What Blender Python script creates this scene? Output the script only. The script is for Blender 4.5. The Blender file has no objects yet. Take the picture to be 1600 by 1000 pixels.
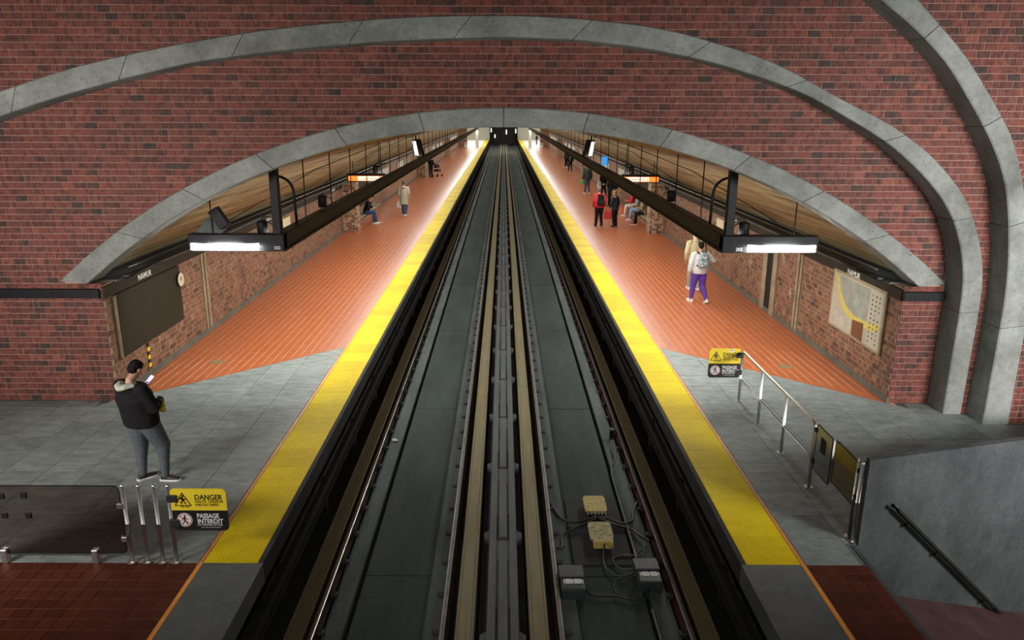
import bpy, bmesh, math, random
import numpy as np
from mathutils import Vector, Matrix, Euler
from mathutils.geometry import tessellate_polygon

random.seed(7)
rng = np.random.default_rng(11)
S = bpy.context.scene
COL = S.collection
R = math.radians

# ------------------------------------------------------------------ camera, world, lights, exposure
F_PX, CAM_H, PITCH, ROLL = 1180.0, 5.0, math.atan(323 / 1180), R(0.2)
cam = bpy.data.cameras.new('camera')
cam.sensor_width = 36.0
cam.lens = F_PX / 1600 * 36
cam.shift_x = (800 - 785.9) / 1600
cam.clip_start, cam.clip_end = 0.05, 400
camo = bpy.data.objects.new('camera', cam)
COL.objects.link(camo)
camo.location = (0, 0, CAM_H)
camo.rotation_euler = (Euler((math.pi / 2 - PITCH, 0, 0)).to_matrix() @ Matrix.Rotation(ROLL, 3, 'Z')).to_euler()
S.camera = camo
S.view_settings.view_transform = 'Standard'
S.view_settings.look = 'None'
S.view_settings.gamma = 1
S.view_settings.use_curve_mapping = False
S.view_settings.exposure = 0.0

w = bpy.data.worlds.new('world')
S.world = w
w.use_nodes = True
w.node_tree.nodes['Background'].inputs[0].default_value = (0.55, 0.6, 0.62, 1)
w.node_tree.nodes['Background'].inputs[1].default_value = 0.01


def area(name, loc, rot, sx, sy, power, col=(1, 0.97, 0.92), spread=180):
    l = bpy.data.lights.new(name, 'AREA')
    l.shape = 'RECTANGLE'
    l.size, l.size_y = sx, sy
    l.energy = power
    l.color = col
    l.spread = R(spread)
    o = bpy.data.objects.new(name, l)
    COL.objects.link(o)
    o.location = loc
    o.rotation_euler = rot
    return o


# strips of tubes under the two black beams along the platforms, plus added fill
BEAM_W = 40.0
for s in (-1, 1):
    y = 13.75
    while y < 118:
        area('beam_tubes_and_fill', (s * 4.10, y + 6.5, 2.53), (0, 0, 0), 0.10, 12.9, BEAM_W * 13 / 2 * (1.45 if y < 15 else 0.95 if y < 30 else 0.72), (0.98, 0.97, 0.91))
        area('beam_tubes_and_fill', (s * 4.26, y + 6.5, 2.74), (0, R(-90 * s), 0), 0.10, 12.9, BEAM_W * 13 / 2 * 0.27, (0.98, 0.97, 0.91))  # added strip hidden behind the beam, brightens vault and side wall
        y += 13.0
    area('far_hall_tubes', (s * 5.6, 136, 4.1), (0, 0, 0), 3.0, 28, 900, (1, 0.98, 0.92))
    # lamp boxes at the platform mouth: two tubes each, they throw light toward the entrance hall
    area('mouth_tubes', (s * 5.03, 13.52, 2.64), (R(62), 0, 0), 1.2, 0.14, 135, (0.96, 1, 0.97))
# unseen entrance hall lamps, placed and aimed to light the brick wall and signs
area('unseen_hall_lamp', (-8.5, 4.0, 3.4), (R(84), 0, R(-14)), 3.0, 0.8, 330, (1.0, 0.94, 0.88), 120)
area('unseen_hall_lamp', (9.0, 4.0, 3.4), (R(84), 0, R(8)), 3.0, 0.8, 520, (1.0, 0.97, 0.94), 120)
area('unseen_hall_lamp', (0.0, 0.5, 4.2), (R(76), 0, 0), 7.0, 0.4, 100, (1.0, 0.95, 0.9), 130)

# ------------------------------------------------------------------ materials


def nodes_of(name):
    m = bpy.data.materials.new(name)
    m.use_nodes = True
    nt = m.node_tree
    return m, nt, nt.nodes['Principled BSDF']


def N(nt, t, **kw):
    n = nt.nodes.new(t)
    for k, v in kw.items():
        if k in n.inputs:
            n.inputs[k].default_value = v
        else:
            setattr(n, k, v)
    return n


def ramp(nt, fac, stops):
    r = nt.nodes.new('ShaderNodeValToRGB')
    e = r.color_ramp.elements
    while len(e) < len(stops):
        e.new(0.5)
    for i, (p, c) in enumerate(stops):
        e[i].position = p
        e[i].color = (c[0], c[1], c[2], 1) if not isinstance(c, (int, float)) else (c, c, c, 1)
    nt.links.new(fac, r.inputs[0])
    return r.outputs[0]


def posn(nt, sc=(1, 1, 1)):
    g = nt.nodes.new('ShaderNodeNewGeometry')
    mp = nt.nodes.new('ShaderNodeMapping')
    mp.inputs['Scale'].default_value = sc
    nt.links.new(g.outputs['Position'], mp.inputs[0])
    return mp.outputs[0]


def noise(nt, vec, scale, detail=4, rough=0.6):
    n = N(nt, 'ShaderNodeTexNoise', Scale=scale, Detail=detail, Roughness=rough)
    nt.links.new(vec, n.inputs['Vector'])
    return n.outputs['Fac']


def mulc(nt, a, b, mode='MULTIPLY', fac=1.0):
    mx = nt.nodes.new('ShaderNodeMix')
    mx.data_type = 'RGBA'
    mx.blend_type = mode
    if isinstance(fac, (int, float)):
        mx.inputs[0].default_value = fac
    else:
        nt.links.new(fac, mx.inputs[0])
    for i, v in ((6, a), (7, b)):
        if isinstance(v, tuple):
            mx.inputs[i].default_value = (v[0], v[1], v[2], 1)
        else:
            nt.links.new(v, mx.inputs[i])
    return mx.outputs[2]


def bump(nt, b, h, strength=0.3, dist=0.01):
    bn = N(nt, 'ShaderNodeBump', Strength=strength, Distance=dist)
    nt.links.new(h, bn.inputs['Height'])
    nt.links.new(bn.outputs[0], b.inputs['Normal'])


MATS = {}


def plain(name, col, rough=0.5, metal=0.0, var=0.15, scale=8.0, bmp=0.0, sc=(1, 1, 1), spec=None):
    if name in MATS:
        return MATS[name]
    m, nt, b = nodes_of(name)
    v = noise(nt, posn(nt, sc), scale)
    lo = tuple(c * (1 - var) for c in col)
    hi = tuple(min(1, c * (1 + var)) for c in col)
    nt.links.new(ramp(nt, v, [(0.3, lo), (0.7, hi)]), b.inputs['Base Color'])
    b.inputs['Roughness'].default_value = rough
    b.inputs['Metallic'].default_value = metal
    if spec is not None:
        b.inputs['Specular IOR Level'].default_value = spec
    if bmp:
        bump(nt, b, v, bmp)
    MATS[name] = m
    return m


def emit(name, col, strength):
    if name in MATS:
        return MATS[name]
    m, nt, b = nodes_of(name)
    b.inputs['Base Color'].default_value = (*col, 1)
    b.inputs['Emission Color'].default_value = (*col, 1)
    b.inputs['Emission Strength'].default_value = strength
    MATS[name] = m
    return m


def mat_tinted(name, rough, var=0.5, scale=22, bmp=0.2, stain=None, spec=0.5, aniso=(1, 1, 1), patch=False):
    """colour of each brick or tile comes from its own 'tint' attribute"""
    m, nt, b = nodes_of(name)
    a = nt.nodes.new('ShaderNodeAttribute')
    a.attribute_name = 'tint'
    v = noise(nt, posn(nt, aniso), scale, 5, 0.7)
    c = mulc(nt, a.outputs['Color'], ramp(nt, v, [(0.25, 1 - var), (0.75, 1 + var * 0.6)]))
    if patch:
        pv = noise(nt, posn(nt, (13, 13, 9.3)), 1.0, 2, 0.5)
        c = mulc(nt, c, ramp(nt, pv, [(0.50, 1.0), (0.62, 0.52)]))
    if stain:
        sv = noise(nt, posn(nt, stain[1]), stain[0], 5, 0.65)
        c = mulc(nt, c, stain[2], 'MIX', ramp(nt, sv, [(stain[3], 0.0), (stain[3] + 0.08, stain[4])]))
    nt.links.new(c, b.inputs['Base Color'])
    b.inputs['Roughness'].default_value = rough
    b.inputs['Specular IOR Level'].default_value = spec
    if bmp:
        bump(nt, b, v, bmp, 0.004)
    return m


def mat_concrete(name, lo, hi, rough=0.8, scale=1.3, pit=True, streak=(1, 1, 1), spec=0.3):
    m, nt, b = nodes_of(name)
    p = posn(nt, streak)
    v = noise(nt, p, scale, 8, 0.65)
    v2 = noise(nt, posn(nt), 14, 6, 0.7)
    c = ramp(nt, v, [(0.28, lo), (0.72, hi)])
    c = mulc(nt, c, ramp(nt, v2, [(0.3, 0.82), (0.7, 1.12)]))
    if pit:
        vo = N(nt, 'ShaderNodeTexVoronoi', Scale=11.0)
        nt.links.new(posn(nt), vo.inputs['Vector'])
        c = mulc(nt, c, ramp(nt, vo.outputs['Distance'], [(0.07, 0.35), (0.14, 1.0)]))
    nt.links.new(c, b.inputs['Base Color'])
    b.inputs['Roughness'].default_value = rough
    b.inputs['Specular IOR Level'].default_value = spec
    bump(nt, b, v2, 0.25, 0.01)
    return m


M_BRICK = mat_tinted('hall_brick', 0.75, 0.35, 26, 0.25, aniso=(1, 1, 0.5), patch=True)
M_BRICK_IN = mat_tinted('platform_brick', 0.6, 0.3, 22, 0.2, patch=True, stain=(2.2, (1, 1, 0.8), (0.50, 0.45, 0.38), 0.635, 0.8))
M_MORTAR = plain('mortar', (0.33, 0.215, 0.175), 0.9, 0, 0.2, 9)
M_MORTAR_IN = plain('platform_mortar', (0.40, 0.29, 0.19), 0.9, 0, 0.25, 9)
M_ARCH = mat_concrete('arch_concrete', (0.125, 0.135, 0.12), (0.335, 0.355, 0.335), 0.8, 1.1)
M_DARKCONC = mat_concrete('parapet_concrete', (0.026, 0.030, 0.032), (0.088, 0.097, 0.10), 0.75, 1.2, True, (1, 1, 0.6))
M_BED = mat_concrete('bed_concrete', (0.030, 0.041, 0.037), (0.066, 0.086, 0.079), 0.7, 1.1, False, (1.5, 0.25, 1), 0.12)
M_SKIRT = mat_concrete('skirting_concrete', (0.085, 0.08, 0.06), (0.16, 0.15, 0.12))
M_STRIP = mat_concrete('strip_concrete', (0.055, 0.067, 0.063), (0.125, 0.145, 0.138), 0.7, 1.6, False, (2, 0.4, 1), 0.15)
M_EDGE = mat_concrete('edge_concrete', (0.075, 0.085, 0.083), (0.15, 0.163, 0.158), 0.6, 1.4, False)
M_GROUT = plain('floor_grout', (0.62, 0.36, 0.22), 0.6, 0, 0.1, 6)
M_JOINT = plain('slab_joint', (0.09, 0.095, 0.09), 0.8)
M_TILE = mat_tinted('quarry_tile', 0.34, 0.10, 5, 0.0, stain=None, spec=0.85)
M_REDTILE = mat_tinted('dark_red_tile', 0.55, 0.18, 7, 0.0, spec=0.12)
M_REDGROUT = plain('dark_red_grout', (0.20, 0.085, 0.055), 0.7, 0, 0.2, 5)
M_YELLOW = mat_tinted('tactile_yellow', 0.5, 0.14, 5, 0.05, spec=0.06)
M_EDGETILE = mat_tinted('edge_tile', 0.4, 0.15, 12, 0)
M_BLACK = plain('black_paint', (0.009, 0.009, 0.011), 0.55, 0, 0.2, spec=0.2)
M_BLACKSAT = plain('black_satin', (0.014, 0.013, 0.012), 0.5, 0, 0.2, spec=0.25)
M_PIT = plain('near_black_concrete', (0.022, 0.023, 0.023), 0.8, 0, 0.4, 3)  # near-black concrete for pit, nosing, gap strips and tunnel mouth
M_GUIDE = plain('guide_steel', (0.03, 0.03, 0.031), 0.5, 0.4, 0.3, 5)
M_STEEL = plain('brushed_steel', (0.72, 0.71, 0.69), 0.33, 1.0, 0.05, 30, 0, (1, 1, 0.05))
M_RAIL = plain('worn_rail_steel', (0.55, 0.55, 0.53), 0.28, 1.0, 0.15, 4, 0, (4, 0.2, 4))
M_RAILDULL = plain('dull_rail_steel', (0.20, 0.195, 0.185), 0.5, 0.7, 0.2, 6)
M_RAILDARK = plain('rail_web_steel', (0.045, 0.042, 0.04), 0.6, 0.5, 0.3, 10)
M_RUST = plain('rust_red_steel', (0.06, 0.014, 0.010), 0.7, 0.2, 0.4, 9)
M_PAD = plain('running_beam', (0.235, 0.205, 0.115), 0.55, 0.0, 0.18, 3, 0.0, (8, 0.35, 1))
M_PAD_OUT = plain('shaded_running_beam', (0.125, 0.100, 0.048), 0.6, 0.0, 0.2, 3, 0.0, (8, 0.35, 1))  # outer beams: colour darkened to carry the shade below the platform edge
M_CHANNEL = plain('grey_channel', (0.13, 0.145, 0.15), 0.55, 0.2, 0.2, 2, 0, (4, 0.4, 1))
M_CABLE = plain('black_cable', (0.013, 0.013, 0.013), 0.5)
M_GREYCABLE = plain('grey_cable', (0.05, 0.052, 0.05), 0.5)
M_WHITE = plain('white_print', (0.75, 0.75, 0.72), 0.5, 0, 0.03)
M_INK = plain('black_print', (0.01, 0.01, 0.01), 0.5, 0, 0.05)
M_SIGNY = plain('sign_yellow', (0.86, 0.66, 0.03), 0.45, 0, 0.05)
M_RED = plain('sign_red', (0.5, 0.02, 0.03), 0.5, 0, 0.05)
M_TUBE = emit('tube_glow', (1.0, 0.99, 0.97), 6.0)
M_TAN = plain('tan_panel', (0.28, 0.22, 0.13), 0.55, 0, 0.3, 5)
M_CREAM = plain('cream_panel', (0.62, 0.55, 0.38), 0.5, 0, 0.08)
M_POSTERW = plain('white_poster', (0.62, 0.64, 0.58), 0.4, 0, 0.1, 2)
M_WHITECOL = plain('white_tile_column', (0.72, 0.70, 0.62), 0.4, 0, 0.08)
M_OLIVE = plain('olive_board', (0.030, 0.026, 0.016), 0.6, 0, 0.12, 1.5, spec=0.1)
M_BROWN = plain('brown_fascia', (0.026, 0.020, 0.011), 0.6, 0, 0.2, 2, spec=0.15)

# granite slabs: brightness of each slab from its own random number
M_SLAB, _nt, _b = nodes_of('granite_slab')
_oi = _nt.nodes.new('ShaderNodeObjectInfo')
_v = noise(_nt, posn(_nt, (1, 2.2, 1)), 3.2, 9, 0.72)
_v2 = noise(_nt, posn(_nt), 34, 4, 0.7)
_c = ramp(_nt, _v, [(0.3, (0.118, 0.14, 0.132)), (0.7, (0.305, 0.342, 0.325))])
_c = mulc(_nt, _c, ramp(_nt, _v2, [(0.3, 0.8), (0.7, 1.12)]))
_c = mulc(_nt, _c, ramp(_nt, _oi.outputs['Random'], [(0.0, 0.86), (1.0, 1.08)]))
_nt.links.new(_c, _b.inputs['Base Color'])
_b.inputs['Roughness'].default_value = 0.5
_b.inputs['Specular IOR Level'].default_value = 0.35

# board-marked vault
M_VAULT, _nt, _b = nodes_of('vault_concrete')
_v = noise(_nt, posn(_nt, (3.6, 0.13, 3.6)), 1.7, 9, 0.72)
_v2 = noise(_nt, posn(_nt, (1, 0.5, 1)), 1.1, 4, 0.6)
_c = ramp(_nt, _v, [(0.32, (0.05, 0.034, 0.016)), (0.46, (0.22, 0.168, 0.08)), (0.56, (0.35, 0.285, 0.15)), (0.72, (0.42, 0.36, 0.21))])
_c = mulc(_nt, _c, ramp(_nt, _v2, [(0.3, 0.75), (0.7, 1.1)]))
_nt.links.new(_c, _b.inputs['Base Color'])
_b.inputs['Roughness'].default_value = 0.7
bump(_nt, _b, _v, 0.3, 0.02)

# distant paving: tile lines by texture where single tiles are too small to tell apart
M_FARTILE, _nt, _b = nodes_of('far_quarry_tile')
_g = _nt.nodes.new('ShaderNodeNewGeometry')
_sx = _nt.nodes.new('ShaderNodeSeparateXYZ')
_nt.links.new(_g.outputs['Position'], _sx.inputs[0])
def _math(op, a, b=None):
    n = _nt.nodes.new('ShaderNodeMath')
    n.operation = op
    for q, v in ((0, a), (1, b)):
        if isinstance(v, (int, float)):
            n.inputs[q].default_value = v
        elif v is not None:
            _nt.links.new(v, n.inputs[q])
    return n.outputs[0]
_fx = _math('FRACT', _math('DIVIDE', _math('SUBTRACT', _math('ABSOLUTE', _sx.outputs['X']), 3.49), 0.165))
_ln = _math('LESS_THAN', _fx, 0.075)
_nt.links.new(mulc(_nt, (0.385, 0.100, 0.029), (0.62, 0.36, 0.22), 'MIX', _ln), _b.inputs['Base Color'])
_b.inputs['Roughness'].default_value = 0.34
_b.inputs['Specular IOR Level'].default_value = 0.85

# distant brick wall, tan tiled lower part
M_FARWALL, _nt, _b = nodes_of('far_platform_wall')
_g = _nt.nodes.new('ShaderNodeNewGeometry')
_sx = _nt.nodes.new('ShaderNodeSeparateXYZ')
_cx = _nt.nodes.new('ShaderNodeCombineXYZ')
_nt.links.new(_g.outputs['Position'], _sx.inputs[0])
_nt.links.new(_sx.outputs['Y'], _cx.inputs['X'])
_nt.links.new(_sx.outputs['Z'], _cx.inputs['Y'])
_br = _nt.nodes.new('ShaderNodeTexBrick')
_br.inputs['Scale'].default_value = 1.0
_br.inputs['Brick Width'].default_value = 0.205
_br.inputs['Row Height'].default_value = 0.1075
_br.inputs['Mortar Size'].default_value = 0.006
_br.inputs['Color1'].default_value = (0.30, 0.15, 0.075, 1)
_br.inputs['Color2'].default_value = (0.20, 0.09, 0.05, 1)
_br.inputs['Mortar'].default_value = (0.34, 0.24, 0.15, 1)
_nt.links.new(_cx.outputs[0], _br.inputs['Vector'])
_nt.links.new(_br.outputs['Color'], _b.inputs['Base Color'])
_b.inputs['Roughness'].default_value = 0.6

# smoked glass
def glass(name, col, rough=0.03):
    m, nt, b = nodes_of(name)
    b.inputs['Base Color'].default_value = (*col, 1)
    b.inputs['Transmission Weight'].default_value = 1.0
    b.inputs['Roughness'].default_value = rough
    b.inputs['IOR'].default_value = 1.45
    return m


M_SMOKE = glass('smoked_glass', (0.34, 0.30, 0.26))
M_GREYGLASS = glass('grey_glass', (0.42, 0.43, 0.41), 0.08)
M_AMBER = glass('amber_glass', (0.42, 0.33, 0.14), 0.05)

# ------------------------------------------------------------------ mesh helpers
ROOT_LOC = {}


def new_obj(name, me, mat=None, parent=None):
    o = bpy.data.objects.new(name, me)
    COL.objects.link(o)
    if mat is not None and hasattr(me, 'materials') and len(me.materials) == 0:
        me.materials.append(mat)
    if parent is not None:
        o.parent = parent
        if parent.name in ROOT_LOC:
            o.matrix_parent_inverse = Matrix.Translation(-Vector(ROOT_LOC[parent.name]))
    return o


def finish(bm, name, smooth=False):
    bmesh.ops.recalc_face_normals(bm, faces=bm.faces)
    if smooth:
        for f in bm.faces:
            f.smooth = True
    me = bpy.data.meshes.new(name)
    bm.to_mesh(me)
    bm.free()
    return me


def obj(name, bm, mat, parent=None, smooth=False):
    return new_obj(name, finish(bm, name, smooth), mat, parent)


def tag(o, label=None, cat=None, group=None, kind=None):
    if label:
        o['label'] = label
    if cat:
        o['category'] = cat
    if group:
        o['group'] = group
    if kind:
        o['kind'] = kind
    return o


def thing(name, label, cat, loc=(0, 0, 0), rz=0.0, group=None, world=True):
    o = bpy.data.objects.new(name, None)
    o.empty_display_size = 0.1
    COL.objects.link(o)
    o.location = loc
    o.rotation_euler = (0, 0, rz)
    if world:
        ROOT_LOC[o.name] = tuple(loc)
    return tag(o, label, cat, group)


def BM():
    return bmesh.new()


def box(bm, x0, x1, y0, y1, z0, z1):
    v = [bm.verts.new((x, y, z)) for x in (x0, x1) for y in (y0, y1) for z in (z0, z1)]
    for f in ((0, 1, 3, 2), (4, 6, 7, 5), (0, 4, 5, 1), (2, 3, 7, 6), (0, 2, 6, 4), (1, 5, 7, 3)):
        bm.faces.new([v[i] for i in f])
    return v


def bevbox(x0, x1, y0, y1, z0, z1, r=0.01, seg=2):
    bm = BM()
    box(bm, x0, x1, y0, y1, z0, z1)
    bmesh.ops.bevel(bm, geom=bm.edges[:] + bm.verts[:], offset=r, segments=seg, affect='EDGES', profile=0.6)
    return bm


def frame_of(d):
    d = d.normalized()
    up = Vector((0, 0, 1)) if abs(d.z) < 0.93 else Vector((0, 1, 0))
    u = d.cross(up).normalized()
    return u, u.cross(d).normalized()


def tube(bm, pts, r, n=8, cap=True):
    pts = [Vector(p) for p in pts]
    rr = r if isinstance(r, (list, tuple)) else [r] * len(pts)
    rings = []
    u = None
    for i, p in enumerate(pts):
        d = (pts[min(i + 1, len(pts) - 1)] - pts[max(i - 1, 0)])
        if d.length < 1e-9:
            d = Vector((0, 0, 1))
        d.normalize()
        if u is None:
            u, v = frame_of(d)
        else:
            u = (u - d * u.dot(d))
            if u.length < 1e-6:
                u, _ = frame_of(d)
            u.normalize()
            v = u.cross(d).normalized() * -1
            v = d.cross(u).normalized()
        rings.append([bm.verts.new(p + (u * math.cos(a) + v * math.sin(a)) * rr[i]) for a in [2 * math.pi * k / n for k in range(n)]])
    for a, b in zip(rings, rings[1:]):
        for k in range(n):
            bm.faces.new((a[k], a[(k + 1) % n], b[(k + 1) % n], b[k]))
    if cap:
        bm.faces.new(rings[0][::-1])
        bm.faces.new(rings[-1])
    return bm


def arc_pts(pts, rad, seg=5):
    """polyline with rounded corners"""
    P = [Vector(p) for p in pts]
    out = [P[0]]
    for i in range(1, len(P) - 1):
        a, b, c = P[i - 1], P[i], P[i + 1]
        r = min(rad, (a - b).length * 0.49, (c - b).length * 0.49)
        s, e = b + (a - b).normalized() * r, b + (c - b).normalized() * r
        for k in range(seg + 1):
            t = k / seg
            out.append(s * (1 - t) ** 2 + b * 2 * t * (1 - t) + e * t * t)
    out.append(P[-1])
    return out


def smooth_path(pts, n=8):
    """Catmull-Rom through the points"""
    P = [Vector(p) for p in pts]
    P = [P[0] * 2 - P[1]] + P + [P[-1] * 2 - P[-2]]
    out = []
    for i in range(1, len(P) - 2):
        for k in range(n):
            t = k / n
            a, b, c, d = P[i - 1], P[i], P[i + 1], P[i + 2]
            out.append(0.5 * ((2 * b) + (c - a) * t + (2 * a - 5 * b + 4 * c - d) * t * t + (3 * b - a - 3 * c + d) * t ** 3))
    out.append(P[-2])
    return out


def prism(bm, poly, axis, a0, a1):
    """extrude a 2D polygon (list of (p,q)) along axis 'x','y' or 'z' from a0 to a1"""
    def mk(p, q, a):
        return {'x': (a, p, q), 'y': (p, a, q), 'z': (p, q, a)}[axis]
    A = [bm.verts.new(mk(p, q, a0)) for p, q in poly]
    B = [bm.verts.new(mk(p, q, a1)) for p, q in poly]
    bm.faces.new(A)
    bm.faces.new(B[::-1])
    n = len(poly)
    for i in range(n):
        bm.faces.new((A[i], A[(i + 1) % n], B[(i + 1) % n], B[i]))
    return bm


def sheet(poly, axis, a, name, mat, parent=None):
    """flat tessellated polygon at coordinate a"""
    def mk(p, q):
        return {'x': (a, p, q), 'y': (p, a, q), 'z': (p, q, a)}[axis]
    tris = tessellate_polygon([[Vector((p, q, 0)) for p, q in poly]])
    me = bpy.data.meshes.new(name)
    me.from_pydata([mk(p, q) for p, q in poly], [], [tuple(t) for t in tris])
    me.update()
    return new_obj(name, me, mat, parent)


def rrect(x0, x1, z0, z1, r, seg=4):
    out = []
    for cx, cz, a0 in ((x1 - r, z1 - r, 0), (x0 + r, z1 - r, 90), (x0 + r, z0 + r, 180), (x1 - r, z0 + r, 270)):
        for k in range(seg + 1):
            a = R(a0 + 90 * k / seg)
            out.append((cx + r * math.cos(a), cz + r * math.sin(a)))
    return out


def disc(cx, cz, r, n=24):
    return [(cx + r * math.cos(2 * math.pi * k / n), cz + r * math.sin(2 * math.pi * k / n)) for k in range(n)]


def text(name, body, size, loc, rot, mat, parent=None, bold=0.0, align='LEFT', sx=1.0, depth=0.001):
    c = bpy.data.curves.new(name, 'FONT')
    c.body = body
    c.size = size
    c.align_x = align
    c.extrude = depth
    c.offset = bold
    c.resolution_u = 3
    c.materials.append(mat)
    o = bpy.data.objects.new(name, c)
    COL.objects.link(o)
    o.location = loc
    o.rotation_euler = rot
    o.scale = (sx, 1, 1)
    if parent is not None:
        o.parent = parent
        if parent.name in ROOT_LOC:
            o.matrix_parent_inverse = Matrix.Translation(-Vector(ROOT_LOC[parent.name]))
    return o


def project(p):
    d = Vector(p) - Vector((0, 0, CAM_H))
    fw = Vector((0, math.cos(PITCH), -math.sin(PITCH)))
    up = Vector((0, math.sin(PITCH), math.cos(PITCH)))
    z = d.dot(fw)
    return (785.9 + F_PX * d.x / z, 500 - F_PX * d.dot(up) / z, z)


def in_frame(p, m=8):
    x, y, z = project(p)
    return z > 0.2 and -m < x < 1600 + m and -m < y < 1000 + m


# ------------------------------------------------------------------ many small pieces: nearest ones as parts, the rest joined
def add_tint(me, cols):
    a = me.color_attributes.new('tint', 'FLOAT_COLOR', 'POINT')
    buf = np.ones((len(me.vertices), 4), dtype=np.float32)
    buf[:, :3] = cols
    a.data.foreach_set('color', buf.ravel())


BOXF = [(4, 6, 7, 5), (0, 4, 5, 1), (2, 3, 7, 6), (0, 2, 6, 4), (1, 5, 7, 3)]     # no back face (u, n, v) box, n+ is front


def piece_mesh(name, du, dn, dv, tint, mat, U, Nn, V, ch=0.0):
    """box centred at 0: u width du, v height dv, depth dn along normal; front face chamfered by ch"""
    vs, fs = [], []
    def P(u, n, v):
        q = U * u + Nn * n + V * v
        vs.append((q.x, q.y, q.z))
        return len(vs) - 1
    b = [P(s * du / 2, -dn, t * dv / 2) for s, t in ((-1, -1), (1, -1), (1, 1), (-1, 1))]
    m = [P(s * du / 2, -ch, t * dv / 2) for s, t in ((-1, -1), (1, -1), (1, 1), (-1, 1))]
    f = [P(s * (du / 2 - ch), 0, t * (dv / 2 - ch)) for s, t in ((-1, -1), (1, -1), (1, 1), (-1, 1))]
    for i in range(4):
        j = (i + 1) % 4
        fs.append((b[i], b[j], m[j], m[i]))
        fs.append((m[i], m[j], f[j], f[i]))
    fs.append(tuple(f))
    me = bpy.data.meshes.new(name)
    me.from_pydata(vs, [], fs)
    me.materials.append(mat)
    add_tint(me, np.tile(np.array(tint, dtype=np.float32), (len(vs), 1)))
    bmx = bmesh.new()
    bmx.from_mesh(me)
    bmesh.ops.recalc_face_normals(bmx, faces=bmx.faces)
    bmx.to_mesh(me)
    bmx.free()
    return me


def lay_pieces(kind, field, parent, pieces, sizes, dn, palette, mat, U, Nn, V, limit=300, ch=0.003, jit=0.002, seen=None):
    """pieces: list of (centre Vector, size index, tint index). The `limit` that show largest become objects."""
    U, Nn, V = Vector(U), Vector(Nn), Vector(V)
    order = []
    for i, (c, si, ti) in enumerate(pieces):
        vis = in_frame(c, -4) and (seen is None or seen(c))
        d = (c - Vector((0, 0, CAM_H))).length
        order.append((0 if vis else 1, d / (1.0 if sizes[si][0] > 0.15 or len(sizes) == 1 else 0.6), i))
    order.sort()
    single = set(i for _, _, i in order[:limit])
    cache = {}
    V_all, F_all, C_all = [], [], []
    for i, (c, si, ti) in enumerate(pieces):
        off = Nn * random.uniform(-jit, jit)
        if i in single:
            key = (si, ti)
            if key not in cache:
                cache[key] = piece_mesh(kind, sizes[si][0], dn, sizes[si][1], palette[ti], mat, U, Nn, V, ch)
            o = bpy.data.objects.new(kind, cache[key])
            COL.objects.link(o)
            o.location = c + off
            o.parent = parent
        else:
            du, dv = sizes[si]
            b = len(V_all)
            cc = c + off
            for s in (-1, 1):
                for n in (-dn, 0):
                    for t in (-1, 1):
                        q = cc + U * (s * du / 2) + Nn * n + V * (t * dv / 2)
                        V_all.append((q.x, q.y, q.z))
                        C_all.append(palette[ti])
            for f in ((2, 3, 7, 6), (0, 1, 3, 2), (4, 6, 7, 5), (0, 2, 6, 4), (1, 5, 7, 3)):
                F_all.append(tuple(b + k for k in f))
    if V_all:
        me = bpy.data.meshes.new(field)
        me.from_pydata(V_all, [], F_all)
        me.materials.append(mat)
        add_tint(me, np.array(C_all, dtype=np.float32))
        bmx = bmesh.new()
        bmx.from_mesh(me)
        bmesh.ops.recalc_face_normals(bmx, faces=bmx.faces)
        bmx.to_mesh(me)
        bmx.free()
        o = bpy.data.objects.new(field, me)
        COL.objects.link(o)
        o.parent = parent
        o['kind'] = 'stuff'


BR_L, BR_H = 0.205, 0.1075
BR_SIZES = [(0.194, 0.0965), (0.0915, 0.0965), (0.0405, 0.0965)]
PAL_HALL = [(0.1809, 0.0451, 0.029), (0.1578, 0.04, 0.0268), (0.1347, 0.0362, 0.0255), (0.2001, 0.0532, 0.0319), (0.1154, 0.0313, 0.0232), (0.1616, 0.0469, 0.0337), (0.0677, 0.0263, 0.0209), (0.0508, 0.025, 0.0209), (0.0962, 0.03, 0.0221), (0.2232, 0.0657, 0.0407)]
PAL_W = [22, 22, 18, 8, 12, 12, 4, 3, 8, 3]
PAL_IN = [(0.27, 0.125, 0.062), (0.24, 0.105, 0.055), (0.22, 0.10, 0.052), (0.29, 0.15, 0.08), (0.19, 0.085, 0.048),
          (0.25, 0.13, 0.075), (0.11, 0.055, 0.035), (0.085, 0.045, 0.03), (0.15, 0.07, 0.042), (0.31, 0.17, 0.095)]


def brick_pieces(u0, u1, v0, v1, to_world, keep):
    """running bond; bricks that meet an edge are cut to halves or quarters"""
    out = []
    row = 0
    v = v0 + BR_H / 2

    def span(u, w):
        return keep(u - w * 0.48, v) and keep(u + w * 0.48, v)

    def put(u, size):
        out.append((Vector(to_world(u, v)), size, random.choices(range(10), PAL_W)[0]))
    while v < v1:
        u = u0 + (BR_L / 2 if row % 2 else 0)
        while u < u1 + BR_L:
            if random.random() > 0.16 and span(u, BR_L):
                put(u, 0)
            else:
                for h in (-0.25, 0.25):
                    if span(u + h * BR_L, BR_L / 2):
                        put(u + h * BR_L, 1)
                    else:
                        for q in (-0.125, 0.125):
                            if span(u + (h + q) * BR_L, BR_L / 5):
                                put(u + (h + q) * BR_L, 2)
            u += BR_L
        v += BR_H
        row += 1
    return out


# ------------------------------------------------------------------ arches
YA, YB, YC = 12.70, 12.22, 11.78          # faces of the three stepped brick planes
DEEP = 13.2


def arch1(t, R0, c0, x0):
    a = t * math.asin(x0 / R0)
    return (R0 * math.sin(a), c0 + R0 * math.cos(a))


A1O = [arch1(-1 + 2 * k / 96, 11.44, -6.35, 7.607) for k in range(97)]
A1I = [arch1(-1 + 2 * k / 96, 11.0, -6.22, 7.13) for k in range(97)]


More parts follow.
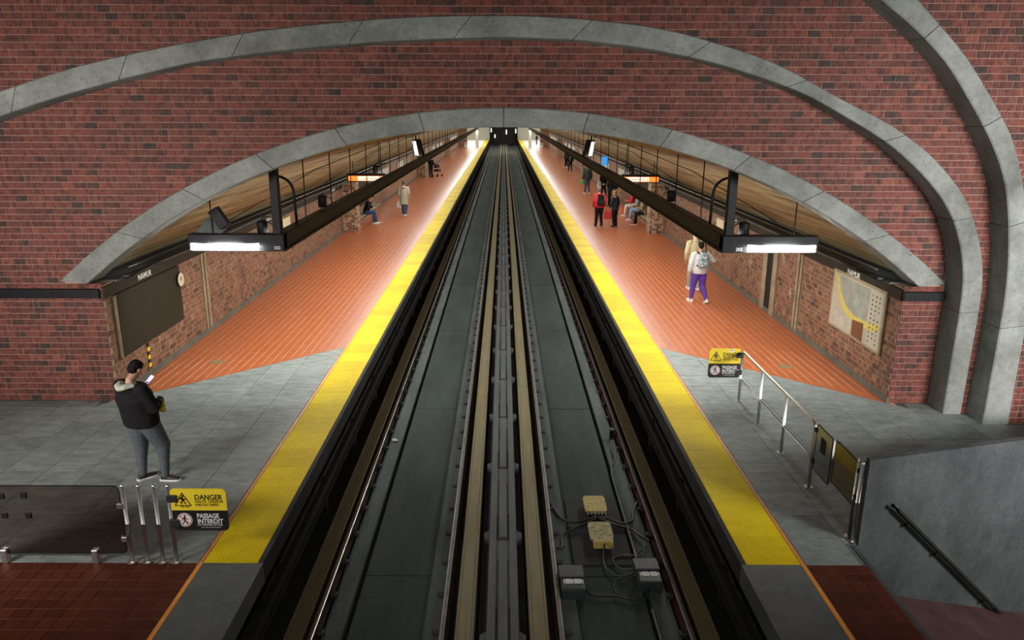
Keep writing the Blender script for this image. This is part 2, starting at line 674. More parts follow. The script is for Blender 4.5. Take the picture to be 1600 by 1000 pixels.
def resample(P, n):
    P = np.array(P, dtype=float)
    d = np.r_[0, np.cumsum(np.linalg.norm(np.diff(P, axis=0), axis=1))]
    s = np.linspace(0, d[-1], n)
    Q = np.c_[np.interp(s, d, P[:, 0]), np.interp(s, d, P[:, 1])]
    for _ in range(2):
        Q[1:-1] = 0.25 * Q[:-2] + 0.5 * Q[1:-1] + 0.25 * Q[2:]
    return [tuple(q) for q in Q]


A2O = resample([(-15, 1.0), (-13.6, 2.3), (-12.2, 3.35), (-10.6, 4.25), (-9.1, 4.87), (-7.81, 5.30), (-6.67, 5.65), (-5.75, 5.85), (-4.75, 6.04), (-3.77, 6.19), (-2.98, 6.28),
                (-1.82, 6.38), (-0.85, 6.42), (0.12, 6.43), (1.09, 6.39), (2.06, 6.30), (2.7, 6.19), (3.05, 6.09), (3.86, 5.87), (4.33, 5.68),
                (4.79, 5.46), (5.2, 5.24), (5.99, 4.89), (6.48, 4.59), (6.86, 4.31), (7.10, 4.06), (7.36, 3.80), (7.54, 3.53), (7.72, 3.11), (7.85, 2.77),
                (7.94, 2.29), (7.95, 1.68), (7.945, 1.2), (7.94, 0.0)], 140)
A2I = resample([(-15, 0.6), (-13.5, 1.95), (-12.1, 3.0), (-10.5, 3.9), (-9.1, 4.50), (-7.87, 4.93), (-6.83, 5.25), (-5.8, 5.51), (-4.79, 5.74), (-3.79, 5.87), (-2.81, 5.97),
                (-1.83, 6.05), (-0.85, 6.10), (0.12, 6.12), (1.1, 6.085), (2.08, 5.98), (3.07, 5.80), (3.57, 5.66), (4.08, 5.51), (4.69, 5.30),
                (5.38, 4.94), (5.76, 4.74), (6.2, 4.47), (6.66, 4.09), (6.96, 3.80), (7.22, 3.47), (7.4, 3.11), (7.51, 2.77), (7.58, 2.5), (7.615, 2.18),
                (7.625, 1.68), (7.62, 1.2), (7.625, 0.0)], 140)
A3I = resample([(-3.0, 8.75), (-1.0, 8.8), (1.0, 8.6), (2.6, 8.2), (3.7, 7.75), (4.7, 7.2), (5.45, 6.6), (5.75, 6.40), (6.12, 6.12), (6.56, 5.72), (6.89, 5.30), (7.17, 4.93), (7.36, 4.66),
                (7.56, 4.32), (7.69, 4.05), (7.79, 3.75), (7.88, 3.36), (7.98, 2.8), (8.03, 2.3), (8.045, 1.7), (8.042, 0.7), (8.042, 0.0)], 110)
A3O = resample([(-3.0, 9.15), (-0.9, 9.2), (1.2, 9.0), (2.9, 8.6), (4.1, 8.1), (5.2, 7.4), (5.99, 6.6), (6.38, 6.25), (6.82, 5.83), (7.13, 5.45), (7.41, 5.09), (7.56, 4.89), (7.76, 4.57),
                (7.91, 4.22), (8.02, 3.9), (8.2, 3.35), (8.36, 2.75), (8.44, 2.2), (8.46, 1.7), (8.47, 0.7), (8.475, 0.0)], 110)


def arch_trim(name, O, I, y0, y1, nseg, label):
    root = bpy.data.objects.new(name, None)
    COL.objects.link(root)
    tag(root, label, None, None, 'structure')
    n = len(O)
    cuts = [round(k * (n - 1) / nseg) for k in range(nseg + 1)]
    for a, b in zip(cuts, cuts[1:]):
        bm = BM()
        rows = []
        for k in range(a, b + 1):
            o, i = Vector(O[k]), Vector(I[k])
            g = 0.0
            if k == a and a > 0:
                g = 0.012
            if k == b and b < n - 1:
                g = -0.012
            kk = min(max(k + (1 if g > 0 else -1), 0), n - 1)
            if g:
                o = o.lerp(Vector(O[kk]), 0.012 / max((Vector(O[kk]) - o).length, 0.02) * 0.5)
                i = i.lerp(Vector(I[kk]), 0.012 / max((Vector(I[kk]) - i).length, 0.02) * 0.5)
            d = (o - i).normalized()
            c = 0.018
            prof = [(i, y1), (i, y0 + c), (i + d * c, y0), (o - d * c, y0), (o, y0 + c), (o, y1)]
            rows.append([bm.verts.new((p.x, y, p.y)) for p, y in prof])
        for r0, r1 in zip(rows, rows[1:]):
            for k in range(6):
                bm.faces.new((r0[k], r0[(k + 1) % 6], r1[(k + 1) % 6], r1[k]))
        bm.faces.new(rows[0])
        bm.faces.new(rows[-1][::-1])
        obj('segment', bm, M_ARCH, root)
    # solid core behind the joints
    bm = BM()
    rows = []
    for o, i in zip(O, I):
        o, i = Vector(o), Vector(i)
        d = (o - i).normalized()
        a, b = i + d * 0.012, o - d * 0.012
        rows.append([bm.verts.new((a.x, y1 - 0.01, a.y)), bm.verts.new((a.x, y0 + 0.02, a.y)), bm.verts.new((b.x, y0 + 0.02, b.y)), bm.verts.new((b.x, y1 - 0.01, b.y))])
    for r0, r1 in zip(rows, rows[1:]):
        for k in range(4):
            bm.faces.new((r0[k], r0[(k + 1) % 4], r1[(k + 1) % 4], r1[k]))
    bm.faces.new(rows[0])
    bm.faces.new(rows[-1][::-1])
    obj('core', bm, M_EDGE, root)
    return root


arch_trim('trim_1', A1O, A1I, YA - 0.035, DEEP, 12, 'low grey concrete arch over the mouth of the track vault')
arch_trim('trim_2', A2O, A2I, YB - 0.03, YA + 0.05, 16, 'wide grey concrete arch rib, middle of the three, ending in a pillar')
arch_trim('trim_3', A3O, A3I, YC - 0.03, YB + 0.05, 10, 'outermost grey concrete arch rib at the right of the brick wall')


def curve_z(P):
    xs = np.array([p[0] for p in P])
    zs = np.array([p[1] for p in P])
    k = int(np.argmax(xs))
    x, z = xs[:k + 1], zs[:k + 1]
    return lambda q: float(np.interp(q, x, z))


def mid(O, I):
    return [((a[0] + b[0]) / 2, (a[1] + b[1]) / 2) for a, b in zip(O, I)]


A1M, A2M, A3M = mid(A1O, A1I), mid(A2O, A2I), mid(A3O, A3I)
z1o, z2i, z2o, z3i, z3o = curve_z(A1O), curve_z(A2I), curve_z(A2O), curve_z(A3I), curve_z(A3O)
z1m, z2m, z3m = curve_z(A1M), curve_z(A2M), curve_z(A3M)
SW = 6.93                                   # side wall planes at x = -SW, +SW

# wall_front: inside the middle arch
poly = [(-13, 0), (-SW, 0), (-SW, 2.05), (-7.35, 2.2)] + [p for p in A1M if -7.3 < p[0] < 7.3] + [(7.35, 2.2), (SW, 2.05), (SW, 0), (7.78, 0)]
poly += [p for p in A2M[::-1] if p[0] > -13 and p[1] > 0.02]
wf = sheet(poly, 'y', YA + 0.009, 'wall_front', M_MORTAR)
tag(wf, 'red brick wall around the vault mouth, inside the middle arch', None, None, 'structure')


def keepA(u, v):
    if -SW + 0.01 < u < SW - 0.03:
        if v < z1o(u) - 0.06:
            return False
    elif abs(u) < 7.6 and 2.17 <= v < z1o(u) - 0.06:
        return False
    if u > 7.76:
        return False
    if v > z2i(u) + 0.10:
        return False
    return u > -12.5


pcs = brick_pieces(-12.465, 7.72, 0.0, 6.2, lambda u, v: (u, YA, v), keepA)
lay_pieces('brick', 'brick_field', wf, pcs, BR_SIZES, 0.02, PAL_HALL, M_BRICK, (1, 0, 0), (0, -1, 0), (0, 0, 1))

# wall_middle: between the middle and the outer arch
poly = [(7.80, 0), (8.24, 0)] + [p for p in A3M[::-1] if p[0] > 0.5 and p[1] > 0.02] + [(0.5, 9.0), (-13, 9.0)] + [p for p in A2M if p[0] > -13 and p[1] > 0.02]
wm = sheet(poly, 'y', YB + 0.009, 'wall_middle', M_MORTAR)
tag(wm, 'red brick wall between the middle and the outer arch', None, None, 'structure')


def keepB(u, v):
    if u > 8.2 or u < -12.5:
        return False
    if u < 7.78 and v < z2m(u):
        return False
    if u > 0 and v > z3m(u) and v > 1.5:
        return False
    return v < 8.9


pcs = brick_pieces(-12.4, 8.15, 0.0, 8.9, lambda u, v: (u, YB, v), keepB)
lay_pieces('brick', 'brick_field', wm, pcs, BR_SIZES, 0.02, PAL_HALL, M_BRICK, (1, 0, 0), (0, -1, 0), (0, 0, 1))

# wall_outer: right of the outer arch
poly = [(8.27, 0), (11.5, 0), (11.5, 9.6), (0, 9.6)] + [p for p in A3M if p[0] > 0 and p[1] > 0.02]
wo = sheet(poly, 'y', YC + 0.009, 'wall_outer', M_MORTAR)
tag(wo, 'red brick wall outside the outermost arch, top right corner', None, None, 'structure')


def keepC(u, v):
    return 4 < u < 11.4 and not (u < 8.43 and v < z3o(u) - 0.08)


pcs = brick_pieces(4.0, 11.3, 0.0, 9.5, lambda u, v: (u, YC, v), keepC)
lay_pieces('brick', 'brick_field', wo, pcs, BR_SIZES, 0.02, PAL_HALL, M_BRICK, (1, 0, 0), (0, -1, 0), (0, 0, 1))

# hall shell out of view: ceiling, side walls and back wall bounce the light
for nm, a in (('ceiling_hall_unseen', (-13, 11.5, -8, 12.3, 9.3, 9.5)), ('wall_hall_left_unseen', (-13.2, -13, -8, 12.7, -2.5, 9.5)),
              ('wall_hall_right_unseen', (11.5, 11.7, -8, 12.7, -2.5, 9.5)), ('wall_hall_back_unseen', (-13, 11.5, -8.2, -8, -2.5, 9.5))):
    bm = BM()
    box(bm, *a)
    tag(obj(nm, bm, M_DARKCONC), None, None, None, 'structure')

# black bands on the brick at door-head height
bm = bevbox(-12.5, -6.96, YA - 0.07, YA - 0.005, 1.90, 2.06, 0.006, 1)
tag(obj('trim_4', bm, M_BLACK), 'black band across the brick left of the vault mouth', None, None, 'structure')
bm = bevbox(6.90, 7.60, YA - 0.07, YA - 0.005, 1.90, 2.06, 0.006, 1)
tag(obj('trim_5', bm, M_BLACK), 'short black band across the brick right of the vault mouth', None, None, 'structure')

# ------------------------------------------------------------------ vault
YEND = 155.0
ceil = bpy.data.objects.new('ceiling', None)
COL.objects.link(ceil)
tag(ceil, 'tan board-marked concrete vault over the platforms', None, None, 'structure')
VR, VC = 11.08, -6.20
seg = 40
ys = [DEEP, 16.8, 20.4, 24, 27.6, 31.2, 34.8, 38.4, 42, 52, 64, 78, 95, 119]
for a, b in zip(ys, ys[1:]):
    bm = BM()
    rows = []
    for k in range(seg + 1):
        t = (-1 + 2 * k / seg) * math.asin(7.22 / VR)
        x, z = VR * math.sin(t), VC + VR * math.cos(t)
        rows.append([bm.verts.new((x, a + 0.01, z)), bm.verts.new((x, b - 0.01, z)), bm.verts.new((x, b - 0.01, z + 0.2)), bm.verts.new((x, a + 0.01, z + 0.2))])
    for r0, r1 in zip(rows, rows[1:]):
        for j in range(4):
            bm.faces.new((r0[j], r0[(j + 1) % 4], r1[(j + 1) % 4], r1[j]))
    obj('vault_bay', bm, M_VAULT, ceil, False)
bm = BM()
rows = []
for k in range(seg + 1):
    t = (-1 + 2 * k / seg) * math.asin(7.3 / (VR + 0.22))
    x, z = (VR + 0.22) * math.sin(t), VC + (VR + 0.22) * math.cos(t)
    rows.append([bm.verts.new((x, DEEP - 0.3, z)), bm.verts.new((x, 119, z))])
for r0, r1 in zip(rows, rows[1:]):
    bm.faces.new((r0[0], r0[1], r1[1], r1[0]))
obj('vault_back', bm, M_PIT, ceil)

# ------------------------------------------------------------------ floors
EDGE, Y_IN, Y_OUT, T_IN = 2.75, 2.81, 3.435, 3.49
YEL0 = 7.64


def diag_y(x):                               # where granite gives way to orange tile
    return 15.9 - (abs(x) - 3.55) * 0.955


def par_y(x):
    return 8.08 + (x - 4.28) * 0.27


def clip_poly(poly, a, b, c):                # keep a*x+b*y <= c
    out = []
    for i in range(len(poly)):
        p, q = poly[i], poly[(i + 1) % len(poly)]
        fp, fq = a * p[0] + b * p[1] - c, a * q[0] + b * q[1] - c
        if fp <= 0:
            out.append(p)
        if fp * fq < 0:
            t = fp / (fp - fq)
            out.append((p[0] + (q[0] - p[0]) * t, p[1] + (q[1] - p[1]) * t))
    return out


PAL_TILE = [(0.39, 0.100, 0.028), (0.37, 0.094, 0.026), (0.41, 0.106, 0.030), (0.385, 0.101, 0.031), (0.36, 0.090, 0.025)]
PAL_RED = [(0.085, 0.020, 0.010), (0.078, 0.018, 0.009), (0.094, 0.023, 0.011), (0.082, 0.020, 0.011), (0.070, 0.017, 0.009)]
PAL_EDGE2 = [(0.80, 0.30, 0.045), (0.76, 0.28, 0.04), (0.84, 0.33, 0.05), (0.78, 0.30, 0.05)]
PAL_YEL = [(0.80, 0.60, 0.005), (0.76, 0.56, 0.005), (0.82, 0.63, 0.006), (0.72, 0.51, 0.006)]
PAL_EDGE = [(0.60, 0.215, 0.030), (0.56, 0.20, 0.03), (0.64, 0.25, 0.04), (0.55, 0.22, 0.06)]

for s, side in ((-1, 'left'), (1, 'right')):
    xo = 13.0 if s < 0 else 11.5
    xlow = xo if s < 0 else 4.25              # right of this the floor drops away near the camera
    fl = bpy.data.objects.new('floor_' + side, None)
    COL.objects.link(fl)
    tag(fl, ('left' if s < 0 else 'right') + ' platform floor of granite slabs and orange quarry tile', None, None, 'structure')
    X = lambda a: s * a
    # base slabs (joints show between the pieces)
    def slab_base(name, x0, x1, y0, y1, z1, mat, z0=-0.22):
        bm = BM()
        box(bm, min(X(x0), X(x1)), max(X(x0), X(x1)), y0, y1, z0, z1)
        return obj(name, bm, mat, fl)
    slab_base('grey_base', Y_OUT, xlow if s > 0 else xo, YEL0, 8.05, -0.009, M_JOINT)
    if s < 0:
        slab_base('grey_base', Y_OUT, xo, 8.05, 12.3, -0.009, M_JOINT)
    else:
        bm = BM()
        prism(bm, [(Y_OUT, 8.05), (4.28, 8.05), (4.28, par_y(4.28) + 0.05), (11.4, par_y(11.4) + 0.05), (11.4, 12.3), (Y_OUT, 12.3)], 'z', -0.22, -0.009)
        obj('grey_base', bm, M_JOINT, fl)
    slab_base('grey_base', Y_OUT, xo if False else 8.0, 12.3, 15.95, -0.010, M_JOINT)
    bm = BM()
    pl = [(X(T_IN), 15.96), (X(SW + 0.1), diag_y(SW + 0.1) + 0.02), (X(SW + 0.1), 40.0), (X(T_IN), 40.0)]
    prism(bm, pl, 'z', -0.2, -0.006)
    obj('grout_base', bm, M_GROUT, fl)
    slab_base('grout_base', T_IN, xlow if s > 0 else xo, 3.0, YEL0, -0.006, M_REDGROUT)
    slab_base('far_paving', T_IN, SW + 0.1, 40.0, 119, 0.0, M_FARTILE)
    slab_base('far_hall_paving', T_IN, 12, 119, YEND, 0.0, M_WHITECOL)
    slab_base('edge_slab', EDGE, Y_OUT + 0.0, 3.0, YEL0, 0.0, M_EDGE, -0.25)
    slab_base('tactile_base', EDGE + 0.01, T_IN, YEL0, YEND, -0.012, M_EDGE, -0.25)
    slab_base('nosing', EDGE, Y_IN - 0.004, YEL0, YEND, 0.0, M_PIT, -0.25)
    # granite slabs
    xs = [T_IN + 0.005, 4.135] + [4.135 + 0.61 * k for k in range(1, 16)]
    for a, b in zip(xs, xs[1:]):
        if a > xo - 0.5:
            break
        yy = YEL0
        k = 0
        ysl = [YEL0, 7.95 + 0.2] + [8.15 + 0.6 * q for q in range(1, 14)]
        for y0, y1 in zip(ysl, ysl[1:]):
            x0, x1 = a, min(b, xo)
            yc, xc = (y0 + y1) / 2, (x0 + x1) / 2
            if s > 0 and xc > 4.2 and y1 < par_y(xc) - 0.1:
                continue
            lim = YA - 0.02 if xc > SW else 99
            if s > 0 and xc > 7.6:
                lim = YB - 0.02
            if s > 0 and xc > 8.1:
                lim = YC - 0.02
            g = 0.0035
            pl = [(x0 + g, y0 + g), (x1 - g, y0 + g), (x1 - g, min(y1, lim) - g), (x0 + g, min(y1, lim) - g)]
            if y0 > lim - 0.05:
                continue
            if xc < SW + 0.4:
                pl = clip_poly(pl, 0.955, 1.0, 15.9 + 3.55 * 0.955 - 0.005)
                if x1 > SW and y1 > YA:
                    if y0 < YA:
                        low = clip_poly(pl, 0.0, 1.0, YA - 0.02)
                        if len(low) > 2:
                            bm = BM()
                            prism(bm, [(s * p, q) for p, q in low], 'z', -0.03, 0.0)
                            obj('slab', bm, M_SLAB, fl)
                        pl = clip_poly(pl, 0.0, -1.0, -(YA - 0.02))
                    pl = clip_poly(pl, 1.0, 0.0, SW)
            if s > 0 and y0 < 9.3:
                pl = clip_poly(pl, 0.27, -1.0, 0.27 * 4.28 - 8.08 - 0.06) if xc > 4.25 else pl
            if len(pl) < 3:
                continue
            bm = BM()
            dz = random.uniform(-0.001, 0.001)
            prism(bm, [(s * p, q) for p, q in pl], 'z', -0.03, dz)
            obj('slab', bm, M_SLAB, fl)
    # orange quarry tiles
    TS = 0.165
    pcs = []
    for i in range(21):
        x = T_IN + TS * (i + 0.5)
        j = 0
        y = 12.6
        while y < 40.0 - TS / 2 + 0.001:
            yc = y + TS / 2
            f = yc - diag_y(x)
            if abs(f) < TS * 0.98 and x < SW:
                hx = 0.079
                pl = clip_poly([(x - hx, yc - hx), (x + hx, yc - hx), (x + hx, yc + hx), (x - hx, yc + hx)], -0.955, -1.0, -(15.9 + 3.55 * 0.955) - 0.004)
                if len(pl) > 2:
                    bm = BM()
                    prism(bm, [(s * p, q) for p, q in pl], 'z', -0.012, 0.0)
                    me = finish(bm, 'tile')
                    me.materials.append(M_TILE)
                    add_tint(me, np.tile(np.array(random.choice(PAL_TILE), dtype=np.float32), (len(me.vertices), 1)))
                    o = bpy.data.objects.new('tile', me)
                    COL.objects.link(o)
                    o.parent = fl
            elif f > 0 and x < SW:
                pcs.append((Vector((X(x), yc, 0.0)), 0, random.randrange(5)))
            y += TS
    # dark red tiles near the camera
    red = []
    nx = 20 if s < 0 else 4
    for i in range(nx):
        x = T_IN + 0.172 * (i + 0.5) + 0.01
        for j in range(9):
            yc = YEL0 - 0.085 - 0.168 * j
            red.append((Vector((X(x), yc, 0.0)), 0, random.randrange(5)))
    lay_pieces('tile', 'tile_field', fl, pcs, [(0.153, 0.1625)], 0.012, PAL_TILE, M_TILE, (1, 0, 0), (0, 0, 1), (0, 1, 0), 135 if s < 0 else 205, 0.002, 0.0006)
    lay_pieces('tile', 'tile_field', fl, red, [(0.164, 0.160)], 0.012, PAL_RED, M_REDTILE, (1, 0, 0), (0, 0, 1), (0, 1, 0), 110 if s < 0 else 36, 0.002, 0.0006)
    # orange-tile triangles along the slanted seam
    # narrow orange border tiles
    pcs = []
    y = 5.0
    while y < 119:
        pcs.append((Vector((X((Y_OUT + T_IN) / 2), y + 0.165, 0.004)), 0, random.randrange(4) + (4 if y < YEL0 - 0.2 else 0)))
        y += 0.33
    lay_pieces('border_tile', 'border_tile_field', fl, pcs, [(0.050, 0.324)], 0.02, PAL_EDGE + PAL_EDGE2, M_EDGETILE, (1, 0, 0), (0, 0, 1), (0, 1, 0), 300, 0.002, 0.0005)
    # yellow tactile tiles: domed near the camera, plain far away
    dome_me = []
    for c in PAL_YEL:
        bm = BM()
        box(bm, -0.310, 0.310, -0.302, 0.302, -0.012, 0.0)
        for ix in range(12):
            for iy in range(12):
                cx, cy = -0.285 + ix * 0.0518, -0.277 + iy * 0.0504
                r0 = [bm.verts.new((cx + 0.0115 * math.cos(q * math.pi / 3), cy + 0.0115 * math.sin(q * math.pi / 3), 0.0)) for q in range(6)]
                r1 = [bm.verts.new((cx + 0.0070 * math.cos(q * math.pi / 3), cy + 0.0070 * math.sin(q * math.pi / 3), 0.005)) for q in range(6)]
                for q in range(6):
                    bm.faces.new((r0[q], r0[(q + 1) % 6], r1[(q + 1) % 6], r1[q]))
                bm.faces.new(r1)
        me = finish(bm, 'tactile_tile')
        me.materials.append(M_YELLOW)
        add_tint(me, np.tile(np.array(c, dtype=np.float32), (len(me.vertices), 1)))
        bm = BM()
        box(bm, -0.310, 0.310, -0.302, 0.302, -0.012, 0.0)
        me2 = finish(bm, 'tactile_tile')
        me2.materials.append(M_YELLOW)
        add_tint(me2, np.tile(np.array(c, dtype=np.float32), (len(me2.vertices), 1)))
        dome_me.append((me, me2))
    k = 0
    y = YEL0
    while y < YEND - 0.6:
        near = y < 24
        o = bpy.data.objects.new('tactile_tile', dome_me[random.randrange(4)][0 if near else 1])
        COL.objects.link(o)
        o.location = (X((Y_IN + Y_OUT) / 2), y + 0.305, 0.003 + random.uniform(-0.001, 0.001))
        o.parent = fl
        y += 0.61

# ------------------------------------------------------------------ side walls along the platforms
for s, side in ((-1, 'left'), (1, 'right')):
    bm = BM()
    box(bm, s * SW + (0.009 if s > 0 else -0.3), s * SW + (0.3 if s > 0 else -0.009), YA + 0.01, 45, 0, 2.1)
    sw = obj('wall_' + side, bm, M_MORTAR_IN)
    tag(sw, side + ' brown brick side wall along the platform', None, None, 'structure')
    bm = BM()
    box(bm, s * SW - (0.0 if s > 0 else 0.3), s * SW + (0.3 if s > 0 else 0.0), 45, 119, 0, 2.3)
    obj('far_brickwork', bm, M_FARWALL, sw)
    gaps = [(19.0, 19.45), (17.15, 17.42)] if s > 0 else [(17.0, 17.3)]

    def keepS(u, v, gaps=gaps):
        return YA - 0.01 < u < 45 and 0.1 < v < 2.0 and all(not (g0 - 0.02 < u < g1 + 0.02) for g0, g1 in gaps)
    pcs = brick_pieces(YA + 0.11, 44.8, 0.1, 2.0, lambda u, v: (s * SW, u, v), keepS)
    lay_pieces('brick', 'brick_field', sw, pcs, BR_SIZES, 0.02, PAL_IN, M_BRICK_IN, (0, 1, 0), (-s, 0, 0), (0, 0, 1))
    bm = BM()
    box(bm, min(s * SW, s * (SW - 0.035)), max(s * SW, s * (SW - 0.035)), YA, 118, 0, 0.10)
    tag(obj('baseboard_' + side, bm, M_SKIRT), 'grey concrete skirting below the %s platform wall' % side, None, None, 'structure')
    # dark name band on top of the wall
    bm = bevbox(min(s * 6.99, s * (SW - 0.04)), max(s * 6.99, s * (SW - 0.04)), YA + 0.02, 40, 1.88, 2.08, 0.006, 1)
    t = obj('trim_6' if s < 0 else 'trim_7', bm, M_BROWN)
    tag(t, 'dark band with station name on top of the %s platform wall' % side, None, None, 'structure')
    rot = (R(90), 0, R(90)) if s < 0 else (R(90), 0, R(-90))
    for yy in (14.33, 22.3, 31.0):
        text('lettering', 'NAMUR', 0.155, (s * (SW - 0.046), yy + (0.22 if s > 0 else -0.12), 1.93), rot, M_WHITE, t, 0.0015, 'CENTER', 1.0)
    # ledge and cables above the wall
    bm = BM()
    box(bm, min(s * 6.88, s * 7.4), max(s * 6.88, s * 7.4), YA + 0.45, 118, 2.08, 2.12)
    tag(obj('trim_8' if s < 0 else 'trim_9', bm, M_EDGE), 'grey ledge between %s wall and vault' % side, None, None, 'structure')
    bm = BM()
    tube(bm, [(s * 6.79, y, 2.14 + 0.01 * math.sin(y)) for y in np.linspace(13.3, 118, 60)], 0.05, 8)
    tag(obj('cable_bundle', bm, M_CABLE, None, True), 'thick black cable bundle along the foot of the vault, %s platform' % side, 'cable')
    bm = BM()
    tube(bm, [(s * 6.76, y, 2.30) for y in np.linspace(13.4, 118, 10)], 0.016, 6)
    tag(obj('conduit', bm, M_STEEL, None, True), 'thin grey conduit above the black cables, %s platform' % side, 'pipe')
    # pilaster joint
    y0 = 17.0 if s < 0 else 17.15
    for dy in (0.0, 0.19):
        bm = bevbox(min(s * SW, s * (SW - 0.03)), max(s * SW, s * (SW - 0.03)), y0 + dy, y0 + dy + 0.1, 0.0, 1.88, 0.006, 1)
        obj('joint_strip', bm, M_TAN, sw)
    # brick piers with niches behind
    for py in (32.6, 62, 92):
        bm = BM()
        box(bm, min(s * 6.32, s * SW), max(s * 6.32, s * SW), py, py + 0.7, 0, 2.1)
        pier = obj('brick_pier', bm, M_MORTAR_IN)
        tag(pier, {32.6: 'nearest brick pier standing out from the %s platform wall', 62: 'second brick pier along the %s platform wall',
                   92: 'farthest brick pier along the %s platform wall'}[py] % side, None, None, 'structure')
        pier.name = 'trim_%d' % (10 + [32.6, 62, 92].index(py) + (3 if s > 0 else 0))
        if py < 90:
            k1 = lambda u, v: 0.02 < v < 2.05 and 6.315 < u < SW
            k2 = lambda u, v, py=py: 0.02 < v < 2.05 and py - 0.005 < u < py + 0.705
            uu0, uu1 = (6.32, SW)
            pcs = brick_pieces(uu0, uu1, 0.0, 2.05, lambda u, v: (s * u, py, v), k1)
            lay_pieces('brick', 'brick_field', pier, pcs, BR_SIZES, 0.012, PAL_IN, M_BRICK_IN, (1, 0, 0), (0, -1, 0), (0, 0, 1), 120 if py < 40 else 0)
            pcs = brick_pieces(py, py + 0.70, 0.0, 2.05, lambda u, v: (s * 6.32, u, v), k2)
            lay_pieces('brick', 'brick_field', pier, pcs, BR_SIZES, 0.012, PAL_IN, M_BRICK_IN, (0, 1, 0), (-s, 0, 0), (0, 0, 1), 0)

# dark door recess on the right wall, between tan jambs
bm = BM()
box(bm, SW - 0.012, SW + 0.2, 19.0, 19.45, 0.02, 1.9)
d = obj('door_1', bm, M_BLACK)
tag(d, 'narrow dark door recess between tan jambs in the right wall', None, None, 'structure')
for y0 in (18.72, 19.45):
    obj('jamb', bevbox(SW - 0.04, SW + 0.02, y0, y0 + 0.28, 0.0, 1.9, 0.006, 1), M_TAN, d)

# ------------------------------------------------------------------ track bed
bed = bpy.data.objects.new('floor_track', None)
COL.objects.link(bed)
tag(bed, 'sunken concrete track bed between the two platforms', None, None, 'structure')
bm = BM()
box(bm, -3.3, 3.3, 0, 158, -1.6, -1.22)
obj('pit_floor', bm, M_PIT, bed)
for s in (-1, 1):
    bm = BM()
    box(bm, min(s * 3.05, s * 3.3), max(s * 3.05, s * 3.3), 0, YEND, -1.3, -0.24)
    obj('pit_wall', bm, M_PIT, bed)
    # bed panels with joints, raised strips
    yy = 3.0
    while yy < 120:
        L = 6.1
        bm = BM()
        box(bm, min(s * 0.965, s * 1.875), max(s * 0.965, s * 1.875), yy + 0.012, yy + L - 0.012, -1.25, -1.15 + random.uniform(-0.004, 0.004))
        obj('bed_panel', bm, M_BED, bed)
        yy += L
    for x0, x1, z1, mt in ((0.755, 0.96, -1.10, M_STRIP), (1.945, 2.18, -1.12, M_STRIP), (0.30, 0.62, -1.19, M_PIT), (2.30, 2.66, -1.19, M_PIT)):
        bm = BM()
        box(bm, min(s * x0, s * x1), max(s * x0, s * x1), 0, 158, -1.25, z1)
        obj('bed_strip', bm, mt, bed)

